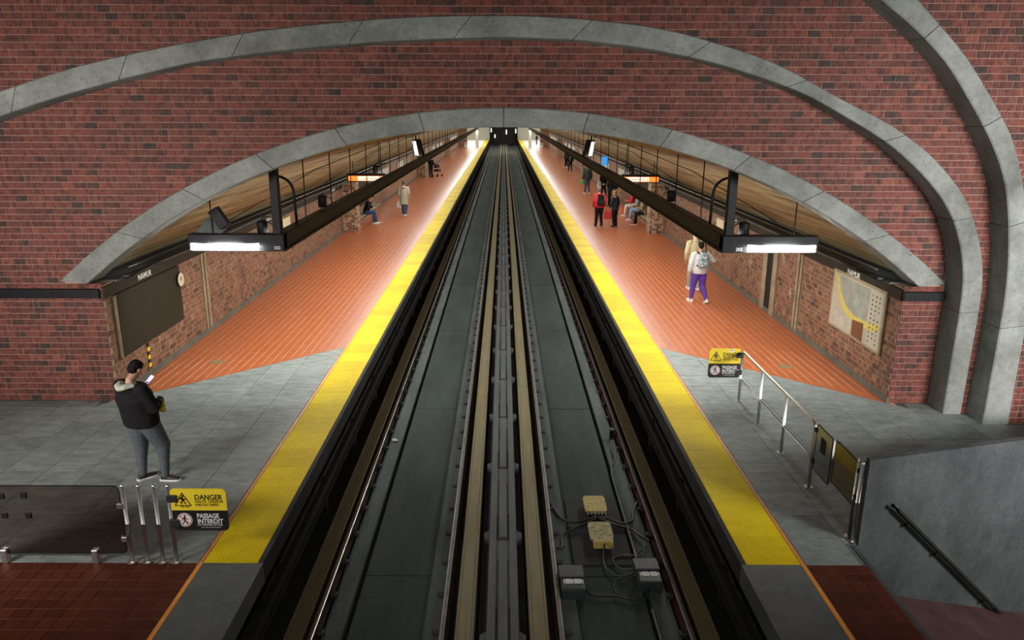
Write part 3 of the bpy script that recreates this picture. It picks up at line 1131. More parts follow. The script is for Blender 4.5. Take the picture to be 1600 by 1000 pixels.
WHICH = {-1: 'left', 1: 'right'}
clip_m = None
for s in (-1, 1):
    # running beams for rubber tyres
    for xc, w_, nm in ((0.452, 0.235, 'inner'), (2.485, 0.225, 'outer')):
        rb = thing('running_beam', '%s olive running beam of the %s track' % (nm, WHICH[s]), 'running beam', (s * xc, 6, -1.19))
        y = 3.4 + (0.6 if s > 0 else 0)
        while y < 157:
            L = 12.2
            bm = BM()
            hw = w_ / 2
            prof = [(-hw, -1.19), (-hw, -1.03), (-hw + 0.012, -1.0), (-hw + 0.032, -1.0), (-hw + 0.036, -1.006), (-hw + 0.042, -1.006), (-hw + 0.046, -1.0),
                    (hw - 0.046, -1.0), (hw - 0.042, -1.006), (hw - 0.036, -1.006), (hw - 0.032, -1.0), (hw - 0.012, -1.0), (hw, -1.03), (hw, -1.19)]
            prism(bm, [(s * xc + a, b) for a, b in prof], 'y', y + 0.004, y + L - 0.004)
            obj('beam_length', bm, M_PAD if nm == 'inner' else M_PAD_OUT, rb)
            y += L
    # running rails
    for xr, nm in ((0.722, 'inner'), (2.28, 'outer')):
        rl = thing('rail', '%s steel rail of the %s track' % (nm, WHICH[s]), 'rail', (s * xr, 6, -1.15))
        bm = BM()
        prism(bm, [(s * xr - 0.033, -1.04)] + [(s * xr - 0.033 * math.cos(a), -1.018 + 0.018 * math.sin(a)) for a in [math.pi * q / 8 for q in range(9)]] + [(s * xr + 0.033, -1.04)], 'y', 0.5, 157)
        obj('rail_head', bm, M_RAIL if (nm == 'outer' and s < 0) else M_RAILDULL, rl, False)
        bm = BM()
        prism(bm, [(s * xr - 0.065, -1.16), (s * xr - 0.065, -1.145), (s * xr - 0.01, -1.125), (s * xr - 0.01, -1.035), (s * xr + 0.01, -1.035), (s * xr + 0.01, -1.125), (s * xr + 0.065, -1.145), (s * xr + 0.065, -1.16)], 'y', 0.5, 157)
        obj('rail_web', bm, M_RUST if (s > 0 and nm == 'outer') else M_RAILDARK, rl)
        bm = bevbox(-0.05, 0.05, -0.045, 0.045, -0.03, 0.03, 0.014, 1)
        me = finish(bm, 'rail_clip')
        me.materials.append(M_RAILDARK)
        sd = 1 if nm == 'inner' else -1
        stuff = BM()
        for k in range(200):
            y = 5.6 + 0.75 * k
            if y > 150:
                break
            if k < 32:
                o = new_obj('rail_clip', me, None, rl)
                o.location = (s * (xr + sd * 0.075), y, -1.10)
            else:
                x = s * (xr + sd * 0.075)
                box(stuff, x - 0.045, x + 0.045, y - 0.05, y + 0.05, -1.13, -1.075)
        tag(obj('rail_clips', stuff, M_RAILDARK, rl), None, None, None, 'stuff')
    # outer guide bar under the platform lip
    gb = thing('guide_bar', 'black lateral guide bar below the %s platform edge' % WHICH[s], 'guide bar', (s * 2.76, 6, -0.9))
    bm = BM()
    prism(bm, [(s * 2.80, -0.78), (s * 2.80, -0.52), (s * 2.72, -0.52), (s * 2.72, -0.55), (s * 2.77, -0.55), (s * 2.77, -0.75), (s * 2.72, -0.75), (s * 2.72, -0.78)], 'y', 0.5, 157)
    obj('bar', bm, M_GUIDE, gb)
    for k in range(24):
        y = 6.0 + 2.4 * k
        bm = BM()
        prism(bm, [(s * 2.79, -1.2), (s * 2.92, -1.2), (s * 2.86, -0.58), (s * 2.79, -0.58)], 'y', y, y + 0.12)
        obj('insulator_bracket', bm, M_GUIDE, gb)

# centre guide channel between the tracks
cg = thing('guide_bar', 'grey double guide channel down the middle between both tracks', 'guide bar', (0.01, 6, -1.2))
for a, b in ((-0.185, -0.085), (0.105, 0.205)):
    y = 2.0
    while y < 150:
        L = 9.1
        bm = BM()
        box(bm, a, b, y + 0.006, y + L - 0.006, -1.12, -0.96)
        obj('channel_flange', bm, M_CHANNEL, cg)
        y += L
y = 5.2
k = 0
pl_me = None
while y < 150:
    bm = BM()
    box(bm, -0.086, 0.106, y + 0.006, y + 2.274, -1.10, -0.985)
    obj('channel_cover', bm, M_CHANNEL, cg)
    bm = BM()
    prism(bm, [(-0.052, -0.99), (-0.045, -0.968), (0.065, -0.968), (0.072, -0.99)], 'y', y + 0.06, y + 1.75)
    obj('cover_tongue', bm, M_CHANNEL, cg)
    bm = BM()
    box(bm, -0.078, -0.058, y + 0.02, y + 0.72, -0.99, -0.981)
    box(bm, 0.078, 0.098, y + 0.02, y + 0.72, -0.99, -0.981)
    box(bm, -0.078, 0.098, y - 0.01, y + 0.04, -0.99, -0.981)
    obj('slot_shade', bm, M_PIT, cg)  # raised dark strips paint the shade of open gaps beside the tongue
    for sd in (-1, 1):
        bm = BM()
        x = 0.01 + sd * 0.20
        prism(bm, [(x, y + 0.05), (x + sd * 0.075, y + 0.12), (x + sd * 0.075, y + 0.22), (x, y + 0.30)], 'z', -1.16, -1.01)
        obj('insulator_bracket', bm, M_CHANNEL, cg)
    y += 2.28
bm = BM()
box(bm, -0.29, 0.31, 0.5, 157, -1.22, -1.12)
obj('channel_sole', bm, M_PIT, cg)

# signalling boxes and cables on the right track
bm = BM()
box(bm, 1.02, 1.86, 9.35, 11.2, -1.155, -1.128)
tag(obj('rubber_mat', bm, M_PIT), 'black mat under the yellow signal plates on the track bed', 'mat')


def plate(loc, label, worn):
    t = thing('signal_beacon', label, 'signal box', loc)
    x, y, z = loc
    bm = BM()
    prism(bm, [(x + a, y + b) for a, b in ((-0.17, -0.16), (-0.15, -0.235), (-0.09, -0.25), (0.10, -0.25), (0.16, -0.235), (0.18, -0.16), (0.18, 0.2), (0.15, 0.25), (-0.14, 0.25), (-0.17, 0.2))], 'z', z + 0.10, z + 0.145)
    bmesh.ops.bevel(bm, geom=bm.edges[:], offset=0.008, segments=1, affect='EDGES')
    obj('cover_plate', bm, MATS['beacon_worn' if worn else 'beacon_yellow'], t)
    bm = BM()
    box(bm, x - 0.12, x + 0.13, y - 0.2, y + 0.2, z, z + 0.10)
    obj('body', bm, M_BLACKSAT, t)
    for k in range(6):
        bm = BM()
        px = x - 0.13 + 0.055 * k
        tube(bm, [(px, y - 0.255, z + 0.09), (px, y - 0.255, z + 0.15)], 0.012, 6)
        obj('bolt', bm, M_STEEL, t)
    return t


plain('beacon_yellow', (0.56, 0.43, 0.13), 0.6, 0, 0.25, 14, 0.1)
plain('beacon_worn', (0.42, 0.36, 0.17), 0.65, 0, 0.55, 18, 0.2)
plate((1.47, 10.83, -1.128), 'rear clean yellow signal plate on the black mat between rails', False)
w2 = plate((1.46, 10.02, -1.128), 'front worn yellow signal plate with cables, on the black mat', True)
bm = bevbox(1.33, 1.62, 9.70, 9.78, -1.10, -0.98, 0.01, 1)
obj('terminal_strip', bm, MATS['beacon_yellow'], w2)


def jbox(x, y, label, rz):
    t = thing('junction_box', label, 'junction box', (x, y, -1.12))
    obj('body', bevbox(x - 0.155, x + 0.155, y - 0.28, y + 0.22, -1.12, -0.95, 0.02, 2), plain('jbox_grey', (0.035, 0.042, 0.042), 0.5), t)
    obj('lid', bevbox(x - 0.165, x + 0.165, y - 0.02, y + 0.24, -0.95, -0.925, 0.008, 1), plain('jbox_lid', (0.09, 0.10, 0.097), 0.55), t)
    lb = obj('label_plate', bevbox(x - 0.12, x + 0.14, y - 0.15, y - 0.05, -0.952, -0.945, 0.002, 1), M_WHITE, t)
    bm = BM()
    for dx in (-0.10, 0.01, 0.12):
        for dy in (-0.135, -0.065):
            box(bm, x + dx - 0.008, x + dx + 0.008, y + dy - 0.01, y + dy + 0.01, -0.946, -0.942)
    obj('rivet_dots', bm, M_INK, lb)
    return t


jbox(0.93, 8.80, 'grey junction box with white label beside the inner rail', 0)
jbox(1.97, 8.97, 'grey junction box with white label beside the outer rail', 0)


def cable(pts, r, label, mat=M_CABLE):
    bm = BM()
    tube(bm, smooth_path(pts, 6), r, 6)
    return tag(obj('cable', bm, mat, None, True), label, 'cable')


Zc = -1.10
cable([(0.78, 11.0, Zc), (0.85, 10.75, Zc + .02), (0.96, 10.45, Zc + .03), (1.15, 10.40, Zc + .03), (1.35, 10.47, Zc + .05), (1.46, 10.45, Zc + .10)], 0.022, 'black cable from inner rail to the gap between yellow plates, upper one')
cable([(0.80, 9.7, Zc), (0.88, 9.75, Zc), (0.90, 10.05, Zc), (1.1, 10.22, Zc + .03), (1.33, 10.34, Zc + .06), (1.46, 10.40, Zc + .1)], 0.022, 'black cable looping from inner rail to the worn yellow plate')
cable([(1.48, 10.44, Zc + .1), (1.65, 10.45, Zc + .05), (1.85, 10.38, Zc + .02), (2.0, 10.42, Zc + .04), (2.08, 10.75, Zc + .04), (2.17, 11.0, Zc + .04)], 0.022, 'black cable from yellow plates to the outer rail, far one')
cable([(1.48, 10.40, Zc + .1), (1.7, 10.32, Zc + .04), (1.95, 10.22, Zc + .02), (2.05, 10.0, Zc + .04), (2.17, 9.85, Zc + .04)], 0.020, 'black cable from yellow plates to the outer rail, near one')
cable([(1.48, 9.68, -1.0), (1.44, 9.45, -1.1), (1.46, 9.2, -1.11), (1.6, 9.05, -1.11), (1.8, 9.12, -1.11), (1.95, 9.3, -1.10), (2.04, 9.55, -1.05), (2.06, 9.75, -1.03)], 0.014, 'thin grey cable looping below the worn yellow plate', M_GREYCABLE)
cable([(2.02, 9.62, -1.05), (1.9, 9.55, -1.10), (1.7, 9.55, -1.11), (1.58, 9.45, -1.11), (1.62, 9.25, -1.11), (1.78, 9.2, -1.11), (1.92, 9.35, -1.1)], 0.014, 'second thin grey cable coiled near the outer strip', M_GREYCABLE)
cable([(1.08, 8.78, -1.07), (1.2, 8.62, -1.11), (1.45, 8.62, -1.11), (1.65, 8.55, -1.11), (1.85, 8.5, -1.09), (1.93, 8.66, -1.03)], 0.014, 'black cable between the two junction boxes')
cable([(1.55, 8.6, -1.11), (1.5, 8.75, -1.11), (1.55, 8.95, -1.11), (1.70, 9.0, -1.1), (1.83, 8.98, -1.05)], 0.012, 'small black cable loop beside the outer junction box')
cable([(1.91, 3.0, -1.09), (1.91, 8.3, -1.09)], 0.02, 'grey conduit in the slot of the right track near the camera', M_GREYCABLE)
cable([(1.91, 9.3, -1.09), (1.91, 11.5, -1.09), (1.93, 12.2, -1.08), (2.05, 12.6, -1.06), (2.10, 13.2, -1.02)], 0.02, 'grey conduit along the right track behind the boxes', M_GREYCABLE)
# small cap post beside the right rail
t = thing('signal_post', 'short black post with pale cap beside the right outer rail', 'post', (2.12, 13.6, -1.12))
bm = BM()
tube(bm, [(2.12, 13.6, -1.12), (2.12, 13.6, -0.93)], 0.04, 10)
obj('stem', bm, M_BLACK, t)
bm = BM()
tube(bm, [(2.12, 13.6, -0.93), (2.12, 13.6, -0.91)], 0.06, 12)
obj('cap', bm, M_STRIP, t)

# ------------------------------------------------------------------ platform-end barriers
def post(t, x, y, top, r=0.024, flange=True):
    bm = BM()
    tube(bm, [(x, y, 0.0), (x, y, top - r), (x, y, top - r * 0.4), (x, y, top)], [r, r, r * 0.85, r * 0.35], 14)
    p = obj('post', bm, M_STEEL, t, True)
    if flange:
        bm = BM()
        tube(bm, [(x, y, 0.0), (x, y, 0.012)], 0.062, 18)
        obj('base_flange', bm, M_STEEL, p)
    return p


def rounded_panel(parent, name, axis, rect, r, a0, a1, mat):
    bm = BM()
    prism(bm, rrect(*rect, r, 5), axis, a0, a1)
    return obj(name, bm, mat, parent)


def stroke2(bm, pts, w_, y, dy):
    """flat stroke in the XZ plane"""
    for (x0, z0), (x1, z1) in zip(pts, pts[1:]):
        d = Vector((x1 - x0, z1 - z0))
        L = d.length
        if L < 1e-6:
            continue
        d /= L
        n = Vector((-d.y, d.x)) * w_ / 2
        e = d * w_ * 0.3
        prism(bm, [(x0 - e.x + n.x, z0 - e.y + n.y), (x1 + e.x + n.x, z1 + e.y + n.y), (x1 + e.x - n.x, z1 + e.y - n.y), (x0 - e.x - n.x, z0 - e.y - n.y)], 'y', y - dy, y)


def danger_sign(name, label, x0, x1, z0, z1, y, clip_x, sticker=False):
    t = thing(name, label, 'sign', ((x0 + x1) / 2, y, z0))
    zm = z0 + (z1 - z0) * 0.485
    W_, H_ = x1 - x0, z1 - z0
    full = rrect(x0, x1, z0, z1, 0.05, 5)
    up_ = [p for p in full if p[1] > zm]
    lo_ = [p for p in full if p[1] < zm]
    up_ = sorted([p for p in up_ if p[0] > (x0 + x1) / 2], key=lambda p: p[1]) + sorted([p for p in up_ if p[0] <= (x0 + x1) / 2], key=lambda p: -p[1])
    up_ = [(x1, zm)] + [p for p in full if p[1] > zm] + [(x0, zm)]
    lo_ = [(x0, zm)] + [p for p in full if p[1] < zm and p[0] <= (x0 + x1) / 2] + [p for p in full if p[1] < zm and p[0] > (x0 + x1) / 2] + [(x1, zm)]
    bm = BM()
    prism(bm, up_, 'y', y, y + 0.012)
    obj('yellow_plate', bm, M_SIGNY, t)
    bm = BM()
    prism(bm, lo_, 'y', y, y + 0.012)
    obj('black_plate', bm, M_INK, t)
    yf = y - 0.0005
    # warning triangle with struck figure
    cx, cz = x0 + W_ * 0.215, zm + (z1 - zm) * 0.50
    q = H_ * 0.165
    tri = [(cx - q * 1.05, cz - q * 0.85), (cx + q * 1.05, cz - q * 0.85), (cx, cz + q * 0.95)]
    bm = BM()
    stroke2(bm, tri + [tri[0]], 0.010, yf, 0.002)
    u = q / 0.085
    stroke2(bm, [(cx - .012 * u, cz + .022 * u), (cx + .006 * u, cz - .008 * u)], 0.026 * u, yf, 0.003)
    stroke2(bm, [(cx + .004 * u, cz - .01 * u), (cx - .022 * u, cz - .03 * u), (cx - .008 * u, cz - .052 * u)], 0.012 * u, yf, 0.003)
    stroke2(bm, [(cx + .006 * u, cz - .012 * u), (cx + .020 * u, cz - .034 * u), (cx + .032 * u, cz - .05 * u)], 0.012 * u, yf, 0.003)
    stroke2(bm, [(cx - .012 * u, cz + .022 * u), (cx - .034 * u, cz + .006 * u)], 0.010 * u, yf, 0.003)
    stroke2(bm, [(cx - .006 * u, cz + .024 * u), (cx + .022 * u, cz + .004 * u), (cx + .044 * u, cz + .012 * u)], 0.010 * u, yf, 0.003)
    prism(bm, disc(cx + .004 * u, cz + .044 * u, .012 * u, 10), 'y', yf - 0.003, yf)
    obj('warning_triangle', bm, M_INK, t)
    rot = (R(90), 0, 0)
    text('lettering', 'DANGER', H_ * 0.172, (x0 + W_ * 0.43, yf - 0.001, zm + (z1 - zm) * 0.50), rot, M_INK, t, 0.0018, 'LEFT', 0.86)
    text('lettering', 'HAUTE TENSION', H_ * 0.093, (x0 + W_ * 0.43, yf - 0.001, zm + (z1 - zm) * 0.35), rot, M_INK, t, 0.0002, 'LEFT', 0.85)
    text('lettering', 'VOIES ÉLECTRIFIÉES', H_ * 0.078, (x0 + W_ * 0.43, yf - 0.001, zm + (z1 - zm) * 0.21), rot, M_INK, t, 0.0001, 'LEFT', 0.76)
    text('lettering', '750 volts', H_ * 0.055, (cx - 0.035, yf - 0.001, zm + (z1 - zm) * 0.14), rot, M_INK, t, 0.0, 'LEFT', 1)
    # no-entry disc with walking figure
    cx, cz, rr = x0 + W_ * 0.215, z0 + (zm - z0) * 0.53, H_ * 0.165
    bm = BM()
    prism(bm, disc(cx, cz, rr, 28), 'y', yf - 0.001, yf)
    obj('white_disc', bm, M_WHITE, t)
    bm = BM()
    stroke2(bm, disc(cx, cz, rr * 0.88, 28) + [disc(cx, cz, rr * 0.88, 28)[0]], 0.007, yf - 0.001, 0.001)
    stroke2(bm, [(cx - rr * 0.62, cz + rr * 0.62), (cx + rr * 0.62, cz - rr * 0.62)], 0.008, yf - 0.003, 0.001)
    obj('red_ring', bm, M_RED, t)
    bm = BM()
    u = rr / 0.09
    yy = yf - 0.0012
    prism(bm, disc(cx + .004 * u, cz + .052 * u, .012 * u, 10), 'y', yy - 0.001, yy)
    stroke2(bm, [(cx, cz + .032 * u), (cx, cz - .006 * u)], 0.022 * u, yy, 0.001)
    stroke2(bm, [(cx, cz - .006 * u), (cx - .012 * u, cz - .034 * u), (cx - .032 * u, cz - .058 * u)], 0.012 * u, yy, 0.001)
    stroke2(bm, [(cx, cz - .006 * u), (cx + .018 * u, cz - .030 * u), (cx + .026 * u, cz - .060 * u)], 0.012 * u, yy, 0.001)
    stroke2(bm, [(cx - .004 * u, cz + .030 * u), (cx - .028 * u, cz + .010 * u), (cx - .030 * u, cz - .010 * u)], 0.009 * u, yy, 0.001)
    stroke2(bm, [(cx + .004 * u, cz + .030 * u), (cx + .026 * u, cz + .014 * u), (cx + .040 * u, cz + .002 * u)], 0.009 * u, yy, 0.001)
    obj('walking_figure', bm, M_INK, t)
    text('lettering', 'PASSAGE', H_ * 0.150, (x0 + W_ * 0.44, yf - 0.001, z0 + (zm - z0) * 0.63), rot, M_WHITE, t, 0.002, 'LEFT', 0.80)
    text('lettering', 'INTERDIT', H_ * 0.150, (x0 + W_ * 0.44, yf - 0.001, z0 + (zm - z0) * 0.36), rot, M_WHITE, t, 0.002, 'LEFT', 0.86)
    text('lettering', 'SAUF PERSONNEL AUTORISÉ', H_ * 0.060, (x0 + W_ * 0.44, yf - 0.001, z0 + (zm - z0) * 0.24), rot, M_WHITE, t, 0.0, 'LEFT', 0.70)
    bm = BM()
    box(bm, x0 + W_ * 0.5, x0 + W_ * 0.86, yf - 0.001, yf, z0 + (zm - z0) * 0.145, z0 + (zm - z0) * 0.16)
    obj('thin_rule', bm, M_WHITE, t)
    for zz in (z0 + H_ * 0.76, z0 + H_ * 0.17):
        c0, c1 = (clip_x, x0 + 0.075) if clip_x < x0 else (x1 - 0.075, clip_x)
        obj('clamp', bevbox(c0, c1, y - 0.02, y + 0.03, zz - 0.04, zz + 0.05, 0.006, 1), plain('clamp_grey', (0.05, 0.048, 0.05), 0.4, 0.4), t)
    if sticker:
        bm = BM()
        prism(bm, disc(x0 + W_ * 0.72, z1 - 0.035, 0.035, 14), 'y', yf - 0.002, yf)
        st = obj('sticker', bm, M_WHITE, t)
        bm = BM()
        stroke2(bm, [(x0 + W_ * 0.68, z1 - 0.03), (x0 + W_ * 0.75, z1 - 0.035)], 0.01, yf - 0.0022, 0.001)
        obj('sticker_mark', bm, M_INK, st)
    return t


# left barrier
t = thing('barrier_posts', 'row of four slim steel posts at the end of the left platform', 'barrier', (-4.0, YEL0, 0))
for x in (-4.258, -4.08, -3.905, -3.75):
    post(t, x, YEL0 + 0.02, 0.985)
danger_sign('danger_sign', 'near danger sign, yellow over black, clamped to the left steel posts', -3.72, -3.095, 0.425, 0.945, YEL0 - 0.01, -3.76)
t = thing('glass_screen', 'smoked glass screen with rounded corners left of the steel posts', 'screen', (-5.1, YEL0, 0))
rounded_panel(t, 'pane', 'y', (-5.95, -4.30, 0.115, 0.965), 0.06, YEL0 + 0.01, YEL0 + 0.022, M_SMOKE)
bm = BM()
_rr = rrect(-5.95, -4.30, 0.115, 0.965, 0.06, 5)
tube(bm, [(p, YEL0 + 0.016, q) for p, q in _rr] + [(_rr[0][0], YEL0 + 0.016, _rr[0][1])], 0.006, 6)
obj('pane_edge', bm, M_BLACK, t)
for x, z in ((-5.62, 0.84), (-5.37, 0.85), (-5.62, 0.60), (-5.35, 0.60)):
    obj('fixing', bevbox(x - 0.035, x + 0.035, YEL0 - 0.012, YEL0 + 0.01, z - 0.035, z + 0.035, 0.004, 1), M_BLACK, t)
for z in (0.72, 0.30):
    obj('bracket', bevbox(-4.34, -4.275, YEL0 - 0.01, YEL0 + 0.04, z - 0.03, z + 0.03, 0.005, 1), M_STEEL, t)
for x in (-4.66, -5.70):
    obj('foot', bevbox(x - 0.035, x + 0.035, YEL0 - 0.03, YEL0 + 0.05, 0.0, 0.17, 0.006, 1), M_STEEL, t)

# right handrail along x = 4.255
RX = 4.255
t = thing('handrail', 'steel tube handrail with mid rail along the right platform end', 'handrail', (RX, 11, 0))
bm = BM()
tube(bm, arc_pts([(RX, 12.76, 0.0), (RX, 12.76, 0.955), (RX, 9.52, 0.955), (RX, 9.52, 0.0)], 0.12, 6), 0.024, 12)
obj('top_rail', bm, M_STEEL, t, True)
bm = BM()
tube(bm, [(RX, 12.74, 0.42), (RX, 9.54, 0.46)], 0.02, 10)
obj('mid_rail', bm, M_STEEL, t, True)
for y in (11.70, 10.61):
    post(t, RX, y, 0.95, 0.022, True)
for y in (12.76, 9.52):
    bm = BM()
    tube(bm, [(RX, y, 0), (RX, y, 0.012)], 0.06, 16)
    obj('base_flange', bm, M_STEEL, t)
danger_sign('danger_sign', 'far danger sign, yellow over black, on the right handrail end', 3.655, 4.215, 0.465, 1.005, 12.73, RX, True)
t = thing('glass_gate', 'grey and amber glass gate panels between handrail and parapet', 'gate', (RX, 8.9, 0))
g1 = rounded_panel(t, 'grey_pane', 'x', (8.97, 9.45, 0.32, 0.975), 0.03, RX - 0.006, RX + 0.006, M_GREYGLASS)
obj('black_square', bevbox(RX - 0.012, RX - 0.006, 9.13, 9.29, 0.65, 0.86, 0.002, 1), M_BLACK, g1)
rounded_panel(t, 'amber_pane', 'x', (8.27, 8.87, 0.42, 1.0), 0.03, RX - 0.006, RX + 0.006, M_AMBER)
for r_ in ((8.97, 9.45, 0.32, 0.975), (8.27, 8.87, 0.42, 1.0)):
    bm = BM()
    q = rrect(*r_, 0.03, 4)
    tube(bm, [(RX, a, b) for a, b in q] + [(RX, q[0][0], q[0][1])], 0.009, 6)
    obj('pane_edge', bm, M_BLACK, t)
bm = BM()
tube(bm, [(RX, 8.92, 0.38), (RX, 8.92, 0.97)], 0.018, 10)
obj('stile', bm, M_STEEL, t, True)
for y in (8.24, 8.15):
    post(t, RX, y, 1.05, 0.024, True)
for y, z in ((9.48, 0.88), (9.48, 0.42), (8.25, 0.9), (8.25, 0.55)):
    obj('hinge', bevbox(RX - 0.02, RX + 0.02, y - 0.04, y + 0.03, z - 0.03, z + 0.03, 0.006, 1), M_BLACKSAT, t)

# parapet beside the stair down
bm = BM()
prism(bm, [(4.30, par_y(4.30)), (11.4, par_y(11.4)), (11.4, par_y(11.4) + 0.09), (4.30, par_y(4.30) + 0.09)], 'z', -2.6, 1.10)
pp = obj('wall_parapet', bm, M_DARKCONC)
tag(pp, 'dark grey concrete parapet closing the right platform end', None, None, 'structure')
bm = BM()
pts = [(x, par_y(x) - 0.07, z) for x, z in ((4.66, 0.50), (4.75, 0.42), (7.3, -2.05), (8.2, -2.9))]
t = thing('handrail', 'dark sloping handrail fixed to the concrete parapet', 'handrail', (5.5, par_y(5.5), -0.3))
tube(bm, pts, 0.028, 10)
obj('rail', bm, M_BLACKSAT, t, True)
for x, z in ((4.92, 0.26), (5.42, -0.225), (6.3, -1.08), (7.1, -1.85)):
    bm = BM()
    tube(bm, [(x, par_y(x) + 0.005, z - 0.10), (x, par_y(x) - 0.07, z - 0.08), (x, par_y(x) - 0.07, z - 0.01)], 0.014, 8)
    obj('bracket', bm, M_BLACKSAT, t)
bm = BM()
v = [(4.25, 2.5, -0.62), (11.4, 2.5, -2.9), (11.4, par_y(11.4), -2.9), (4.25, par_y(4.25), -0.62)]
vs = [bm.verts.new(p) for p in v]
bm.faces.new(vs)
tag(obj('floor_lower', bm, plain('lower_red_floor', (0.055, 0.026, 0.022), 0.6, 0, 0.35, 3)), 'dark red sloping lower floor below the right parapet', None, None, 'structure')
bm = BM()
box(bm, 4.20, 4.25, 2.5, 8.05, -2.6, 0.0)
obj('stair_edge', bm, M_DARKCONC, pp)

# ------------------------------------------------------------------ light beams and what hangs from the vault
def vault_z(x):
    return VC + math.sqrt(VR * VR - x * x)


for s in (-1, 1):
    sd = WHICH[s]
    t = thing('light_beam', 'long black light beam over the %s platform with lamp box at its end' % sd, 'light fixture', (s * 4.1, 13.6, 2.57))
    def bx(x0, x1, *r):
        return bevbox(min(s * x0, s * x1), max(s * x0, s * x1), *r, 0.012, 1)
    obj('beam', bx(3.98, 4.20, 13.6, 118, 2.60, 2.88), M_BLACKSAT, t)
    obj('beam_lip', bx(3.955, 4.22, 13.62, 118, 2.555, 2.61), M_BROWN, t)
    lb = obj('lamp_box', bx(3.98, 5.72, 13.58, 13.80, 2.56, 2.87), M_BLACK, t)
    for k, zc in enumerate((2.685, 2.615)):
        bm = BM()
        tube(bm, [(s * 4.43, 13.555, zc), (s * 5.66, 13.555, zc)], 0.030, 10)
        obj('fluorescent_tube', bm, M_TUBE, lb)
    text('numerals', '102' if s < 0 else '202', 0.085, (s * 4.17 if s < 0 else 4.22, 13.572, 2.60), (R(90), 0, 0), M_WHITE, lb, 0.0, 'LEFT', 1.0)
    if s > 0:
        text('numerals', '201', 0.05, (4.16, 13.572, 2.74), (R(90), 0, 0), M_STRIP, lb, 0.0, 'LEFT', 1.0)
    obj('hanger_post', bx(4.03, 4.18, 13.62, 13.76, 2.86, vault_z(4.1) + 0.02), M_BLACK, t)
    y = 15.7
    k = 0
    while y < 60:
        bm = BM()
        tube(bm, [(s * 4.1, y, 2.86), (s * 4.1, y, vault_z(4.1) + 0.01)], 0.013, 6)
        obj('hanger_rod', bm, M_BLACK, t)
        y += 2.42
        k += 1
    # bent conduit down to the beam
    bm = BM()
    tube(bm, arc_pts([(s * 4.6, 15.05, vault_z(4.6) - 0.02), (s * 4.15, 15.05, 3.70), (s * 4.12, 15.05, 2.85)], 0.35, 6), 0.028, 8)
    obj('conduit', bm, M_BLACK, t, True)
    # small rod holding the outer end of the lamp box
    bm = BM()
    tube(bm, [(s * 5.30, 13.7, 2.86), (s * 5.30, 13.7, vault_z(5.30) + 0.01)], 0.012, 6)
    obj('hanger_rod', bm, M_BLACK, t)
    # loudspeakers hanging below arms
    for i, (x, y, z, nm) in enumerate(((4.48, 14.0, 2.80, 'nearest'), (4.10 if s < 0 else 4.10, 18.6 if s > 0 else 17.2, 2.93, 'second'), (4.5, 27.0, 2.95, 'third'))):
        c = thing('loudspeaker', '%s black cylinder loudspeaker hanging over the %s platform' % (nm, sd), 'loudspeaker', (s * x, y, z))
        bm = BM()
        tube(bm, [(s * x, y, z), (s * x, y, z + 0.02), (s * x, y, z + 0.24), (s * x, y, z + 0.27)], [0.085, 0.098, 0.098, 0.075], 16)
        obj('housing', bm, M_BLACK, c, True)
        bm = BM()
        tube(bm, arc_pts([(s * x, y, z + 0.26), (s * x, y, z + 0.33), (s * 4.1, y, z + 0.33)], 0.04, 3), 0.012, 6)
        obj('arm', bm, M_BLACK, c)
        bm = BM()
        tube(bm, smooth_path([(s * (x - 0.08), y, z + 0.25), (s * (x - 0.2), y, z + 0.18), (s * (x - 0.25), y, z + 0.02), (s * (x - 0.32), y, z - 0.02)], 5), 0.01, 6)
        obj('lead', bm, M_CABLE, c)
    # orange destination board across the platform
    b = thing('destination_board', 'lit orange destination board hanging over the %s platform' % sd, 'sign', (s * 5.35, 30, 2.4))
    obj('housing', bx(4.62, 6.12, 30.0, 30.2, 2.40, 2.70), M_BLACK, b)
    fc = obj('display', bx(4.66, 6.08, 29.985, 30.005, 2.425, 2.615), emit('board_orange', (0.95, 0.20, 0.03), 1.5), b)
    lt = emit('board_white', (1.0, 0.70, 0.52), 1.7)
    obj('line_field', bx(4.80, 5.70, 29.972, 29.988, 2.44, 2.60), lt, fc)
    text('lettering', 'Côte-Vertu' if s < 0 else 'Montmorency', 0.15, (s * 5.25, 29.970, 2.465), (R(90), 0, 0), plain('board_ink', (0.25, 0.05, 0.02), 0.5), fc, 0.002, 'CENTER', 1)
    for x in (4.8, 5.9):
        bm = BM()
        tube(bm, [(s * x, 30.1, 2.69), (s * x, 30.1, vault_z(x) + 0.01)], 0.015, 6)
        obj('hanger_rod', bm, M_BLACK, b)
    # screen on a pole
    mo = thing('monitor', 'tilted bright information screen hanging over the %s platform' % sd, 'monitor', (s * 4.65, 41, 2.75))
    bm = BM()
    box(bm, -0.30, 0.30, -0.02, 0.28, -0.42, 0.42)
    hs = obj('housing', bm, M_BROWN, mo)
    bm = BM()
    box(bm, -0.26, 0.26, -0.03, -0.018, -0.38, 0.38)
    sc = obj('screen', bm, emit('screen_glow', (0.75, 0.95, 1.0), 1.3), mo)
    for o in (hs, sc):
        o.matrix_parent_inverse = Matrix.Identity(4)
        o.location = (0, 0, 0.45)
        o.rotation_euler = (R(12), 0, s * R(62))
    bm = BM()
    tube(bm, [(s * 4.65, 41.1, 3.5), (s * 4.65, 41.1, vault_z(4.65) + 0.01)], 0.04, 8)
    obj('pole', bm, M_BLACK, mo)
